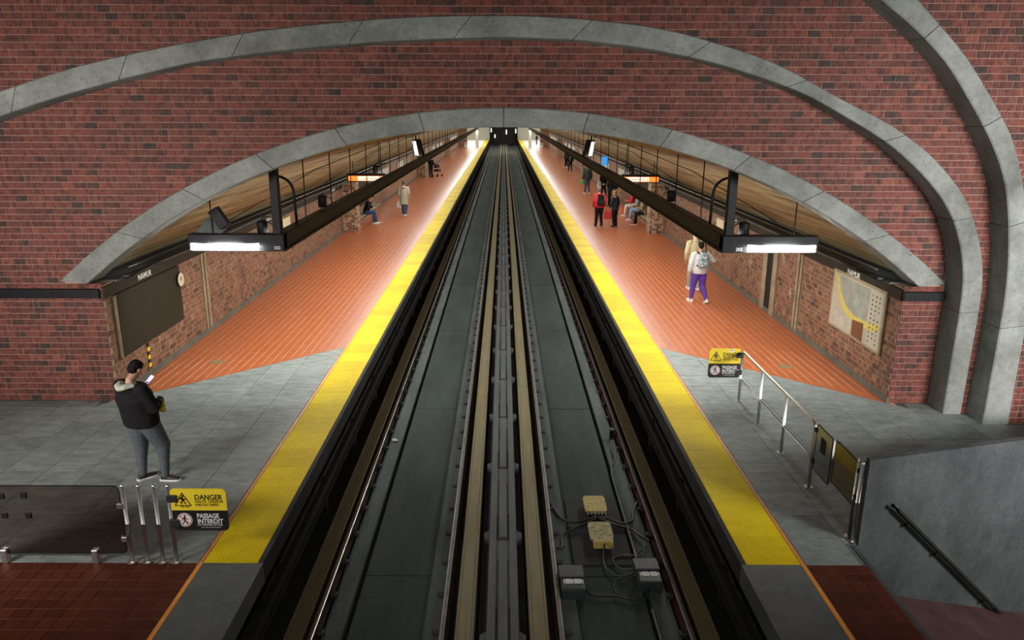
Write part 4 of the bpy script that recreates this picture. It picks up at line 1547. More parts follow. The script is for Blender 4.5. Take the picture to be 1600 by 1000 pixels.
    # thin brace wires under the vault
    for i, y in enumerate((24.0, 34.0)):
        bm = BM()
        tube(bm, [(s * 6.7, y - 5.5, 2.45), (s * 5.4, y - 2.0, vault_z(5.4) - 0.05), (s * 4.3, y + 3, vault_z(4.3) - 0.05)], 0.014, 6)
        tag(obj('brace_wire', bm, M_BLACK), '%s thin dark wire slanting under the %s vault' % ('nearer' if i == 0 else 'farther', sd), 'wire')

# angled spot box and grey bracket at the vault foot on the left
t = thing('floodlight', 'angular dark floodlight box on a grey bracket under the left vault', 'light fixture', (-5.2, 13.7, 2.87))
bm = bevbox(-0.10, 0.10, -0.07, 0.07, -0.19, 0.19, 0.01, 1)
o = obj('housing', bm, M_BLACK, t)
o.matrix_parent_inverse = Matrix.Identity(4)
o.location = (0.05, 0, 0.28)
o.rotation_euler = (0, R(-32), 0)
bm = BM()
prism(bm, [(-5.62, 2.88), (-5.42, 3.12), (-5.25, 3.2), (-5.05, 2.95), (-5.15, 2.87)], 'y', 13.72, 13.76)
obj('bracket', bm, M_STRIP, t)

# ------------------------------------------------------------------ wall furniture
# blank dark map board, left
t = thing('map_board', 'blank dark olive board on the left platform wall', 'board', (-SW, 14.4, 0.7))
obj('panel', bevbox(-SW, -SW + 0.06, 13.02, 15.72, 0.70, 1.87, 0.01, 1), M_OLIVE, t)
obj('frame_edge', bevbox(-SW, -SW + 0.066, 12.995, 13.02, 0.70, 1.87, 0.004, 1), M_TAN, t)
# clock face
t = thing('round_sign', 'round cream disc sign on the left wall beside the dark board', 'sign', (-SW + 0.1, 15.66, 1.42))
bm = BM()
prism(bm, disc(15.66, 1.58, 0.155, 24), 'x', -SW + 0.06, -SW + 0.10)
obj('rim', bm, M_BLACKSAT, t)
bm = BM()
prism(bm, disc(15.66, 1.58, 0.145, 24), 'x', -SW + 0.10, -SW + 0.106)
obj('face', bm, M_CREAM, t)
bm = BM()
prism(bm, disc(15.66, 1.60, 0.05, 12), 'x', -SW + 0.106, -SW + 0.108)
obj('mark', bm, M_TAN, t)
# yellow and black striped tape on the left pilaster
t = thing('hazard_strip', 'yellow and black hazard strip on the left wall behind the man', 'strip', (-SW + 0.03, 14.0, 0.2))
for k in range(6):
    bm = BM()
    box(bm, -SW + 0.0, -SW + 0.02, 14.02, 14.10, 0.18 + k * 0.08, 0.26 + k * 0.08)
    obj('band', bm, M_SIGNY if k % 2 == 0 else M_INK, t)
# neighbourhood map poster, right
t = thing('map_poster', 'pale neighbourhood map with thick yellow line on the right platform wall', 'map', (SW, 14.3, 0.75))
obj('frame', bevbox(SW - 0.05, SW, 13.18, 15.42, 0.73, 1.93, 0.01, 1), M_TAN, t)
xs_ = SW - 0.0505
def mp(u, v):                                # u 0..1 from far to near, v 0..1 up
    return (15.36 - u * 2.12, 0.78 + v * 1.10)
def flat(poly, mat, name, lift, par):
    bm = BM()
    prism(bm, [mp(*p) for p in poly], 'x', xs_ - 0.0015 * lift, xs_ - 0.0015 * (lift - 1))
    return obj(name, bm, mat, par)
sheet_ = flat([(0, 0), (1, 0), (1, 1), (0, 1)], plain('map_paper', (0.40, 0.355, 0.28), 0.35, 0, 0.12, 3), 'map_sheet', 1, t)
flat([(0.02, 0.97), (0.12, 0.97), (0.2, 0.62), (0.33, 0.42), (0.55, 0.36), (0.74, 0.40), (0.74, 0.97)], plain('map_grey', (0.27, 0.29, 0.25), 0.35, 0, 0.25, 4), 'built_area', 2, sheet_)
flat([(0.08, 0.30), (0.45, 0.25), (0.45, 0.04), (0.05, 0.04)], plain('map_inset', (0.42, 0.40, 0.33), 0.35, 0, 0.2, 6), 'inset_map', 2, sheet_)
arc = [(0.09, 0.99), (0.17, 0.70), (0.30, 0.48), (0.50, 0.38), (0.75, 0.39), (0.97, 0.45)]
arc2 = [(0.97, 0.33), (0.74, 0.27), (0.48, 0.27), (0.26, 0.39), (0.12, 0.64), (0.05, 0.97)]
flat(arc + arc2, plain('map_yellow', (0.55, 0.44, 0.10), 0.35, 0, 0.12), 'yellow_line', 3, sheet_)
flat([(0.77, 0.02), (0.99, 0.02), (0.99, 0.98), (0.77, 0.98)], plain('map_list', (0.44, 0.41, 0.33), 0.35, 0, 0.06), 'index_column', 2, sheet_)
bm = BM()
for c in range(3):
    for r_ in range(11):
        if random.random() < 0.85:
            a, b = mp(0.80 + c * 0.065, 0.08 + r_ * 0.08)
            box(bm, xs_ - 0.006, xs_ - 0.005, a - 0.05 * random.uniform(0.5, 1), a, b, b + 0.03)
obj('index_entries', bm, M_OLIVE, sheet_)
flat([(0.48, 0.30), (0.70, 0.34), (0.70, 0.00), (0.48, 0.02)], plain('map_brown', (0.14, 0.055, 0.022), 0.4, 0, 0.2, 5), 'brown_patch', 4, sheet_)

# cream notices, cabinets, posters farther in
for s in (-1, 1):
    sd = WHICH[s]
    def wb(y0, y1, z0, z1, d=0.04):
        return bevbox(min(s * SW, s * (SW - d)), max(s * SW, s * (SW - d)), y0, y1, z0, z1, 0.008, 1)
    t = thing('notice_board', 'small cream notice on the brick wall of the %s platform' % sd, 'board', (s * SW, 24, 1.1))
    obj('panel', wb(23.5, 24.4, 1.05, 1.78), M_CREAM, t)
    obj('side_trim', wb(23.42, 23.5, 1.05, 1.78, 0.06), M_BROWN, t)
    t = thing('bench', 'long built-in bench in the niche of the %s platform' % sd, 'bench', (s * 6.65, 37, 0))
    obj('seat', bevbox(min(s * 6.38, s * SW), max(s * 6.38, s * SW), 33.3, 39.5, 0.40, 0.46, 0.015, 2), M_TAN, t)
    obj('base', bevbox(min(s * 6.6, s * SW), max(s * 6.6, s * SW), 33.3, 39.5, 0.0, 0.40, 0.01, 1), M_FARWALL, t)
    obj('backboard', wb(33.4, 39.5, 0.62, 1.85, 0.03), M_BROWN, t)
    k = 0
    for y0, L, mt in ((40.5, 2.6, M_POSTERW), (43.4, 2.6, M_POSTERW), (50.0, 3.0, M_POSTERW), (53.3, 3.0, M_TAN), (64, 3, M_POSTERW), (68, 3, M_TAN), (74, 3.5, M_POSTERW), (79, 3.5, M_POSTERW), (84, 3.5, M_POSTERW), (94, 4, M_POSTERW), (99, 4, M_POSTERW), (104, 4, M_POSTERW), (109, 4, M_POSTERW)):
        k += 1
        nth = ['first', 'second', 'third', 'fourth', 'fifth', 'sixth', 'seventh', 'eighth', 'ninth', 'tenth', 'eleventh', 'twelfth', 'thirteenth'][k - 1]
        t = thing('wall_poster', '%s framed panel beyond the bench on the %s platform wall, counted from the camera' % (nth, sd), 'poster', (s * SW, y0 + L / 2, 0.7), 0, 'wall panels of the %s platform' % sd)
        obj('frame', wb(y0, y0 + L, 0.70, 1.95, 0.05), M_TAN, t)
        bm = BM()
        box(bm, min(s * (SW - 0.05), s * (SW - 0.056)), max(s * (SW - 0.05), s * (SW - 0.056)), y0 + 0.1, y0 + L - 0.1, 0.78, 1.87)
        obj('sheet', bm, mt, t)
t = thing('direction_sign', 'bright blue hanging sign over the right platform', 'sign', (5.95, 45, 2.1))
obj('face', bevbox(5.77, 6.13, 45, 45.1, 2.08, 2.58, 0.01, 1), emit('sign_blue', (0.02, 0.28, 0.75), 0.9), t)
bm = BM()
tube(bm, [(5.95, 45.05, 2.57), (5.95, 45.05, vault_z(5.95) + 0.01)], 0.014, 6)
obj('hanger_rod', bm, M_BLACK, t)
bm = BM()
stroke2(bm, [(5.95, 2.2), (5.95, 2.45)], 0.05, 44.999, 0.003)
obj('pictogram', bm, M_WHITE, t)

# floor hatch covers in the orange tile
for s in (-1, 1):
    bm = BM()
    x, y = (-5.93, 14.9) if s < 0 else (5.82, 14.72)
    prism(bm, [(x + 0.16 * math.cos(a) * 1.0, y + 0.12 * math.sin(a)) for a in [2 * math.pi * k / 14 for k in range(14)]], 'z', -0.004, 0.004)
    tag(obj('floor_cover', bm, plain('brass_cover', (0.25, 0.19, 0.09), 0.5, 0.2, 0.3, 20)), 'oval brass cover set in the orange tile of the %s platform' % WHICH[s], 'cover')

# ------------------------------------------------------------------ far end
for s in (-1, 1):
    sd = WHICH[s]
    bm = BM()
    prism(bm, rrect(min(s * 3.85, s * 4.35), max(s * 3.85, s * 4.35), 120.0, 120.5, 0.08, 3), 'z', 0, 4.6)
    t = tag(obj('column', bm, M_WHITECOL), 'white column at the far end of the %s platform' % sd, 'column')
    t['kind'] = 'structure'
    bm = BM()
    box(bm, min(s * 5.6, s * 7.0), max(s * 5.6, s * 7.0), 119, 119.6, 0, 4.4)
    tag(obj('wall_far_' + sd, bm, M_FARWALL), 'brick wall end beside the far hall, %s platform' % sd, None, None, 'structure')
    bm = BM()
    box(bm, min(s * 2.8, s * 12), max(s * 2.8, s * 12), YEND, YEND + 0.3, 0, 5)
    tag(obj('wall_end_' + sd, bm, M_WHITECOL), 'pale end wall beyond the %s platform' % sd, None, None, 'structure')
    bm = BM()
    box(bm, min(s * 9, s * 9.2), max(s * 9, s * 9.2), 119, YEND, 0, 5)
    tag(obj('wall_hall_far_' + sd, bm, M_WHITECOL), 'pale side wall of the far hall, %s side' % sd, None, None, 'structure')
    # litter bin near the far columns
    t = thing('litter_bin', 'small pale bin against the wall end of the far %s platform' % sd, 'bin', (s * 5.75, 117.5, 0))
    bm = BM()
    tube(bm, [(s * 5.75, 117.5, 0), (s * 5.75, 117.5, 0.85)], [0.26, 0.3], 14)
    obj('body', bm, M_WHITECOL, t)
    bm = BM()
    tube(bm, [(s * 5.75, 117.5, 0.85), (s * 5.75, 117.5, 0.95), (s * 5.75, 117.5, 1.0)], [0.3, 0.26, 0.1], 14)
    obj('lid', bm, M_BLACKSAT, t)
bm = BM()
box(bm, -12, 12, 119, YEND, 4.8, 5.0)
tag(obj('ceiling_far', bm, M_WHITECOL), 'pale ceiling of the far hall', None, None, 'structure')
bm = BM()
box(bm, -2.75, 2.75, 157, 157.3, -1.3, 5)
tag(obj('wall_portal', bm, M_PIT), 'black tunnel mouth at the far end of the tracks', None, None, 'structure')
for i, (x, y, z0, z1) in enumerate(((-1.75, 156.78, 0.2, 0.9), (0.55, 156.78, 0.9, 1.8), (-2.5, 156.78, 1.3, 2.1), (2.45, 156.78, 1.1, 2.0))):
    t = thing('tunnel_lamp', ['low white lamp left of the tunnel mouth', 'white lamp inside the tunnel mouth', 'white lamp box beside the far left platform end', 'white lamp box beside the far right platform end'][i], 'lamp', (x, y, z0))
    bm = BM()
    box(bm, x - 0.12, x + 0.12, y, y + 0.1, z0, z1)
    obj('diffuser', bm, emit('tunnel_lamp_glow', (1, 1, 0.92), 1.0), t)
    bm = BM()
    box(bm, x - 0.2, x + 0.2, y + 0.1, y + 0.2, z0 - 0.05, z1 + 0.05)
    obj('back_plate', bm, M_BLACK, t)

# ------------------------------------------------------------------ people
FINAL = []


def etube(bm, pts, rads, xa, n=14, dome=0.6):
    pts = [Vector(p) for p in pts]
    xa = Vector(xa).normalized()
    P, Q = list(pts), list(rads)
    d0, d1 = (pts[0] - pts[1]).normalized(), (pts[-1] - pts[-2]).normalized()
    m0, m1 = min(rads[0]), min(rads[-1])
    P = [pts[0] + d0 * m0 * dome, pts[0] + d0 * m0 * dome * 0.7] + P + [pts[-1] + d1 * m1 * dome * 0.7, pts[-1] + d1 * m1 * dome]
    sc = lambda r, k: (r[0] * k, r[1] * k)
    Q = [sc(rads[0], 0.35), sc(rads[0], 0.72)] + Q + [sc(rads[-1], 0.72), sc(rads[-1], 0.35)]
    rings = []
    for i, p in enumerate(P):
        d = (P[min(i + 1, len(P) - 1)] - P[max(i - 1, 0)]).normalized()
        u = (xa - d * xa.dot(d))
        if u.length < 0.05:
            u = Vector((0, 1, 0)) - d * d.y
        u.normalize()
        v = d.cross(u)
        rings.append([bm.verts.new(p + u * Q[i][0] * math.cos(a) + v * Q[i][1] * math.sin(a)) for a in [2 * math.pi * k / n for k in range(n)]])
    for a, b in zip(rings, rings[1:]):
        for k in range(n):
            bm.faces.new((a[k], a[(k + 1) % n], b[(k + 1) % n], b[k]))
    bm.faces.new(rings[0][::-1])
    bm.faces.new(rings[-1])


def ell(bm, c, r, n=14):
    rings = []
    for i in range(1, n // 2 + 1):
        t = math.pi * i / (n // 2 + 1)
        rings.append([bm.verts.new((c[0] + r[0] * math.sin(t) * math.cos(a), c[1] + r[1] * math.sin(t) * math.sin(a), c[2] + r[2] * math.cos(t))) for a in [2 * math.pi * k / n for k in range(n)]])
    for a, b in zip(rings, rings[1:]):
        for k in range(n):
            bm.faces.new((a[k], a[(k + 1) % n], b[(k + 1) % n], b[k]))
    bm.faces.new(rings[0][::-1])
    bm.faces.new(rings[-1])


def voxel(name, bm, mat, parent, size, it=4, h=1.0):
    bmesh.ops.recalc_face_normals(bm, faces=bm.faces)
    for v in bm.verts:
        v.co *= h
    me = bpy.data.meshes.new(name)
    bm.to_mesh(me)
    bm.free()
    me.materials.append(mat)
    o = bpy.data.objects.new(name, me)
    COL.objects.link(o)
    o.parent = parent
    m = o.modifiers.new('r', 'REMESH')
    m.mode = 'VOXEL'
    m.voxel_size = size
    m.use_smooth_shade = True
    m2 = o.modifiers.new('s', 'SMOOTH')
    m2.factor = 0.5
    m2.iterations = it
    FINAL.append(o)
    return o


def cloth(name, col, rough=0.85):
    return plain(name, col, rough, 0, 0.18, 30, spec=0.15)


SKIN = plain('skin', (0.46, 0.26, 0.18), 0.5, 0, 0.06, 20)
SKIN2 = plain('skin_brown', (0.26, 0.14, 0.09), 0.5, 0, 0.06, 20)
V3 = Vector


def person(name_label, loc, rz, h=1.75, pelvis=0.93, lean=0.02, headf=0.02, nod=0.0, bulk=1.0, legs=None, arms=None, top=None, bottom=None, shoe=None, hair=None,
           coat=0.0, hood=None, skin=SKIN, vox=0.016, toes=(0, 0), feet_sole=None, longhair=0.0, cuffs=None, fingers=True):
    """joints are written for a 1.75 m figure facing +Y and scaled to h"""
    k = h / 1.75
    root = thing('person', name_label, 'person', loc, rz, None, False)
    L = legs or {}
    A = arms or {}
    hip = {s: V3((s * 0.095, 0, pelvis - 0.02)) for s in (-1, 1)}
    knee = {s: V3(L.get(('k', s), (s * 0.105, 0.02, 0.50))) for s in (-1, 1)}
    ank = {s: V3(L.get(('a', s), (s * 0.105, -0.03, 0.09))) for s in (-1, 1)}
    base = V3((0, 0, pelvis))
    sp = [base + V3((0, 0, -0.06)), base + V3((0, lean * 0.15, 0.07)), base + V3((0, lean * 0.35, 0.19)), base + V3((0, lean * 0.7, 0.35)), base + V3((0, lean * 0.95, 0.465)), base + V3((0, lean * 1.03, 0.525))]
    br = bulk
    sr = [(0.155 * br, 0.105 * br), (0.165 * br, 0.115 * br), (0.145 * br, 0.108 * br), (0.168 * br, 0.118 * br), (0.165, 0.092 * br), (0.075, 0.068)]
    sh = {s: base + V3((s * 0.185 * (0.9 + 0.1 * br), lean * 0.95 - 0.005, 0.478)) for s in (-1, 1)}
    elb = {s: V3(A.get(('e', s), sh[s] + V3((s * 0.065, -0.035, -0.285)))) for s in (-1, 1)}
    wri = {s: V3(A.get(('w', s), elb[s] + V3((s * -0.005, 0.075, -0.245)))) for s in (-1, 1)}
    neck = base + V3((0, lean * 1.05 + 0.005, 0.57))
    head = base + V3((0, lean * 1.08 + headf + 0.02, 0.705 - abs(nod) * 0.03))
    # ---- body: one continuous skin
    bm = BM()
    etube(bm, sp, [(a * 0.93, b * 0.93) for a, b in sr], (1, 0, 0))
    etube(bm, [sp[-1] - V3((0, 0, .03)), neck, head - V3((0, 0.015, 0.05))], [(0.062, 0.06), (0.056, 0.058), (0.054, 0.06)], (1, 0, 0))
    hm = Matrix.Rotation(-nod, 3, 'X')
    H = lambda x, y, z: head + hm @ V3((x, y, z))
    tmp = BM()
    ell(tmp, (0, -0.012, 0.022), (0.074, 0.093, 0.096))
    ell(tmp, (0, 0.022, -0.048), (0.056, 0.064, 0.066))
    etube(tmp, [(0, 0.078, 0.012), (0, 0.093, -0.012), (0, 0.100, -0.030)], [(0.009, 0.008), (0.011, 0.011), (0.015, 0.012)], (1, 0, 0), 8)
    for s in (-1, 1):
        ell(tmp, (s * 0.077, -0.008, -0.005), (0.010, 0.020, 0.032), 8)
    for v in tmp.verts:
        v.co = head + hm @ v.co
    me = bpy.data.meshes.new('tmp')
    tmp.to_mesh(me)
    tmp.free()
    bm.from_mesh(me)
    bpy.data.meshes.remove(me)
    for s in (-1, 1):
        etube(bm, [hip[s], hip[s].lerp(knee[s], 0.5), knee[s], knee[s].lerp(ank[s], 0.35), ank[s]], [(0.083 * br, 0.088 * br), (0.070 * br, 0.074 * br), (0.053, 0.055), (0.050, 0.056), (0.036, 0.040)], (1, 0, 0), 12)
        etube(bm, [ank[s], ank[s] + V3((0, 0.03, -0.03)), ank[s] + V3((0, 0.11, -0.055))], [(0.036, 0.04), (0.035, 0.04), (0.036, 0.025)], (1, 0, 0), 10)
        etube(bm, [sh[s], sh[s].lerp(elb[s], 0.5), elb[s], elb[s].lerp(wri[s], 0.4), wri[s]], [(0.050, 0.052), (0.044, 0.045), (0.038, 0.038), (0.038, 0.036), (0.027, 0.023)], (0, 1, 0), 10)
        # hand
        d = (wri[s] - elb[s]).normalized()
        if ('hd', s) in A:
            d = V3(A[('hd', s)]).normalized()
        pn = V3(A.get(('pn', s), (-s, 0, 0)))           # palm faces this way
        pn = (pn - d * pn.dot(d)).normalized()
        side = d.cross(pn) * 1.0                        # across the knuckles
        if side.dot(V3((0, 1, 0))) < 0 and ('pn', s) not in A:
            side = -side
        pc = wri[s] + d * 0.045
        etube(bm, [wri[s], pc, wri[s] + d * 0.088], [(0.026, 0.018), (0.038, 0.016), (0.040, 0.014)], side, 10)
        if fingers:
            curl = A.get(('c', s), 0.6)
            for f in range(4):
                o = side * (0.030 - 0.020 * f)
                Lf = (0.072, 0.080, 0.076, 0.060)[f]
                p0 = wri[s] + d * 0.07 + o
                p1 = wri[s] + d * 0.092 + o
                d1 = (d * math.cos(curl * 0.7) + pn * math.sin(curl * 0.7))
                d2 = (d * math.cos(curl * 1.7) + pn * math.sin(curl * 1.7))
                d3 = (d * math.cos(curl * 2.4) + pn * math.sin(curl * 2.4))
                p2 = p1 + d1 * Lf * 0.45
                p3 = p2 + d2 * Lf * 0.32
                p4 = p3 + d3 * Lf * 0.23
                etube(bm, [p0, p1, p2, p3, p4], [(0.0088, 0.0088)] * 3 + [(0.0080, 0.0080), (0.0068, 0.0068)], pn, 7)
            t0 = wri[s] + d * 0.025 + side * 0.024
            t1 = t0 + (d * 0.55 + side * 0.7 + pn * 0.3).normalized() * 0.040
            t2 = t1 + (d * 0.8 + side * 0.1 + pn * 0.5).normalized() * 0.036
            etube(bm, [t0, t1, t2], [(0.013, 0.013), (0.010, 0.010), (0.008, 0.008)], pn, 7)
    voxel('body', bm, skin, root, vox * 0.72, 2, k)
    # eyes and mouth on the face
    for s in (-1, 1):
        bm = BM()
        ell(bm, H(s * 0.030, 0.074, 0.008), (0.012, 0.008, 0.007), 8)
        for v in bm.verts:
            v.co *= k
        obj('eye', bm, M_INK, root, True)
    bm = BM()
    ell(bm, H(0, 0.081, -0.058), (0.022, 0.006, 0.006), 8)
    for v in bm.verts:
        v.co *= k
    obj('mouth', bm, plain('lips', (0.30, 0.11, 0.09), 0.5), root, True)
    # ---- upper garment
    if top:
        g = top[1]
        bm = BM()
        lo = base + V3((0, 0.0, -0.07))
        pts = [lo] + sp[1:5] + [sp[5] - V3((0, 0, 0.02))]
        rr = [(0.165 * br + g, 0.115 * br + g), (0.17 * br + g, 0.122 * br + g), (0.155 * br + g * 1.2, 0.118 * br + g * 1.2), (0.172 * br + g, 0.122 * br + g), (0.168 + g * 0.7, 0.095 * br + g), (0.080, 0.075)]
        if coat > 0:
            pts = [base + V3((0, 0, -coat)), base + V3((0, 0, -coat * 0.5))] + pts
            rr = [(0.185 * br + g, 0.145 * br + g), (0.178 * br + g, 0.135 * br + g)] + rr
        etube(bm, pts, rr, (1, 0, 0), 18, 0.15)
        for s in (-1, 1):
            etube(bm, [sh[s] - V3((s * .05, 0, 0.0)), sh[s], sh[s].lerp(elb[s], 0.5), elb[s], elb[s].lerp(wri[s], 0.5), wri[s].lerp(elb[s], 0.05)],
                  [(0.06 + g * .6, 0.062 + g * .6), (0.056 + g, 0.058 + g), (0.050 + g, 0.052 + g), (0.045 + g, 0.046 + g), (0.041 + g * .8, 0.042 + g * .8), (0.033 + g * .5, 0.033 + g * .5)], (0, 1, 0), 12, 0.3)
        jk = voxel('jacket', bm, top[0], root, vox, 4, k)
        if hood:
            bm = BM()
            nb = sp[5]
            if hood[1] == 'down':
                etube(bm, [nb + V3((-0.115, 0.03, -0.03)), nb + V3((-0.12, -0.05, 0.005)), nb + V3((-0.06, -0.125, 0.0)), nb + V3((0, -0.145, -0.02)), nb + V3((0.06, -0.125, 0.0)), nb + V3((0.12, -0.05, 0.005)), nb + V3((0.115, 0.03, -0.03))],
                      [(0.022, 0.03), (0.034, 0.045), (0.042, 0.06), (0.045, 0.075), (0.042, 0.06), (0.034, 0.045), (0.022, 0.03)], (0, 0, 1), 10)
            else:
                ell(bm, tuple(head + V3((0, -0.025, 0.012))), (0.098, 0.112, 0.128))
                etube(bm, [nb + V3((0, -0.02, -0.03)), head + V3((0, -0.04, -0.08))], [(0.10, 0.09), (0.085, 0.09)], (1, 0, 0))
            hd = voxel('hood', bm, hood[0], root, vox, 3, k)
        if cuffs:
            for s in (-1, 1):
                bm = BM()
                a, b = wri[s].lerp(elb[s], 0.02), wri[s].lerp(elb[s], 0.14)
                etube(bm, [a, b], [(0.034 + g * .4, 0.034 + g * .4), (0.038 + g * .5, 0.038 + g * .5)], (0, 1, 0), 10, 0.1)
                for v in bm.verts:
                    v.co *= k
                obj('cuff', bm, cuffs, root, True)
    # ---- trousers
    if bottom:
        g = bottom[1]
        bm = BM()
        etube(bm, [base + V3((0, 0, -0.10)), base + V3((0, 0, 0.0)), base + V3((0, lean * .2, 0.10))], [(0.150 * br, 0.108 * br), (0.163 * br + g * .5, 0.113 * br + g * .5), (0.15 * br + g * .5, 0.11 * br + g * .5)], (1, 0, 0), 16, 0.3)
        for s in (-1, 1):
            kn, an = knee[s], ank[s]
            etube(bm, [hip[s] + V3((0, 0, 0.02)), hip[s].lerp(kn, 0.5), kn, kn.lerp(an, 0.4), an.lerp(kn, -0.06)],
                  [(0.088 * br + g, 0.098 * br + g), (0.076 * br + g, 0.082 * br + g), (0.060 * br + g, 0.063 * br + g), (0.056 + g, 0.060 + g), (0.044 + g * bottom[2], 0.046 + g * bottom[2])], (1, 0, 0), 14, 0.25)
        voxel('trousers', bm, bottom[0], root, vox, 4, k)
    # ---- shoes
    if shoe:
        for i, s in enumerate((-1, 1)):
            a = toes[i]
            an = ank[s]
            f = V3((math.sin(a), math.cos(a), 0))
            if ('f', s) in L:
                f = V3(L[('f', s)]).normalized()
            side = V3((f.y, -f.x, 0)).normalized() if abs(f.z) < 0.95 else V3((1, 0, 0))
            nz = side.cross(f)
            if nz.z < 0:
                nz = -nz
            c = an - nz * 0.052
            bm = BM()
            etube(bm, [c - f * 0.055, c - f * 0.01, c + f * 0.07, c + f * 0.14, c + f * 0.185], [(0.034, 0.040), (0.038, 0.052), (0.041, 0.038), (0.043, 0.028), (0.034, 0.020)], side, 12, 0.5)
            etube(bm, [c + nz * 0.01 - f * 0.012, c + nz * 0.065 - f * 0.016], [(0.038, 0.046), (0.037, 0.042)], side, 12, 0.1)
            so = voxel('shoe', bm, shoe, root, vox * 0.7, 2, k)
            out = [(-0.085, 0.02), (-0.088, -0.02), (-0.06, -0.036), (0.02, -0.036), (0.10, -0.047), (0.17, -0.040), (0.205, -0.012), (0.205, 0.012), (0.17, 0.040), (0.10, 0.047), (0.02, 0.036), (-0.06, 0.036)]
            bm = BM()
            lo_, hi_ = [], []
            for p, q in out:
                w = c + f * p + side * q
                lo_.append(bm.verts.new((w - nz * 0.038) * k))
                hi_.append(bm.verts.new((w - nz * 0.008) * k))
            bm.faces.new(lo_)
            bm.faces.new(hi_[::-1])
            for q in range(12):
                bm.faces.new((lo_[q], lo_[(q + 1) % 12], hi_[(q + 1) % 12], hi_[q]))
            obj('sole', bm, feet_sole or shoe, so)
    # ---- hair
    if hair:
        bm = BM()
        tmp = BM()
        ell(tmp, (0, -0.022, 0.045), (0.083, 0.098, 0.090))
        ell(tmp, (0, -0.055, -0.005), (0.074, 0.066, 0.075))
        ell(tmp, (0, 0.030, 0.088), (0.060, 0.046, 0.030))
        for q in range(9):
            a = q * 2.4
            ell(tmp, (0.055 * math.cos(a), -0.02 + 0.06 * math.sin(a), 0.105 - 0.004 * q), (0.022, 0.026, 0.018), 8)
        if longhair > 0:
            etube(tmp, [(0, -0.05, 0.0), (0, -0.07, -0.08), (0, -0.065, -0.06 - longhair)], [(0.082, 0.06), (0.088, 0.05), (0.08, 0.04)], (1, 0, 0))
        if longhair < 0:
            ell(tmp, (0, -0.08, 0.09), (0.05, 0.05, 0.045))
        for v in tmp.verts:
            v.co = head + hm @ v.co
        me = bpy.data.meshes.new('tmp')
        tmp.to_mesh(me)
        tmp.free()
        bm.from_mesh(me)
        bpy.data.meshes.remove(me)
        voxel('hair', bm, hair, root, vox * 0.8, 2, k)
    return root, dict(head=head * k, wri={s: wri[s] * k for s in wri}, sh={s: sh[s] * k for s in sh}, base=base * k, k=k)


def placed(loc, rz, p):
    return Vector(loc) + Matrix.Rotation(rz, 3, 'Z') @ Vector(p)


def backpack(label, loc, rz, back, col, pocket, w_=0.30, h_=0.44, d_=0.16, extra=None):
    """loc/rz of the wearer, back = local point on the spine between the shoulder blades"""
    t = thing('backpack', label, 'backpack', placed(loc, rz, (0, back[1] - d_ / 2, back[2] - h_ * 0.6)), rz, None, False)
    bm = bevbox(-w_ / 2, w_ / 2, -d_ / 2, d_ / 2, 0, h_, 0.06, 4)
    for v in bm.verts:
        if v.co.z > h_ * 0.6:
            v.co.x *= 1 - 0.35 * (v.co.z - h_ * 0.6) / (h_ * 0.4)
    obj('sack', bm, col, t, True)
    bm = bevbox(-w_ * 0.38, w_ * 0.38, -d_ / 2 - 0.045, -d_ / 2 + 0.03, 0.04, h_ * 0.5, 0.03, 3)
    obj('pocket', bm, pocket, t, True)
    for s in (-1, 1):
        bm = BM()
        tube(bm, smooth_path([(s * 0.09, d_ / 2 - 0.02, h_ * 0.86), (s * 0.115, d_ / 2 + 0.07, h_ * 0.98), (s * 0.125, d_ / 2 + 0.19, h_ * 0.86), (s * 0.135, d_ / 2 + 0.23, h_ * 0.5), (s * 0.15, d_ / 2 + 0.10, h_ * 0.2), (s * 0.13, d_ / 2 - 0.02, h_ * 0.12)], 4), 0.016, 6)
        obj('strap', bm, M_BLACK, t, True)
    bm = BM()
    tube(bm, smooth_path([(-0.04, d_ / 2 - 0.03, h_ - 0.01), (0, d_ / 2 - 0.03, h_ + 0.05), (0.04, d_ / 2 - 0.03, h_ - 0.01)], 4), 0.008, 6)
    obj('grab_loop', bm, M_BLACK, t)
    if extra:
        extra(t, w_, h_, d_)
    return t


def handbag(name, label, cat, p, w_, h_, d_, mat, rz=0.0, handle=0.2):
    """hangs from point p (world)"""
    t = thing(name, label, cat, (p[0], p[1], p[2] - handle - h_), rz, None, False)
    bm = bevbox(-w_ / 2, w_ / 2, -d_ / 2, d_ / 2, 0, h_, 0.025, 2)
    for v in bm.verts:
        if v.co.z > h_ * 0.7:
            v.co.y *= 0.7
            v.co.x *= 0.92
    obj('bag_body', bm, mat, t, True)
    for s in (-1, 1):
        bm = BM()
        tube(bm, smooth_path([(-w_ * 0.3, s * d_ * 0.25, h_ - 0.02), (-0.03, s * 0.01, h_ + handle), (0.03, s * 0.01, h_ + handle), (w_ * 0.3, s * d_ * 0.25, h_ - 0.02)], 5), 0.008, 6)
        obj('handle', bm, mat, t)
    return t


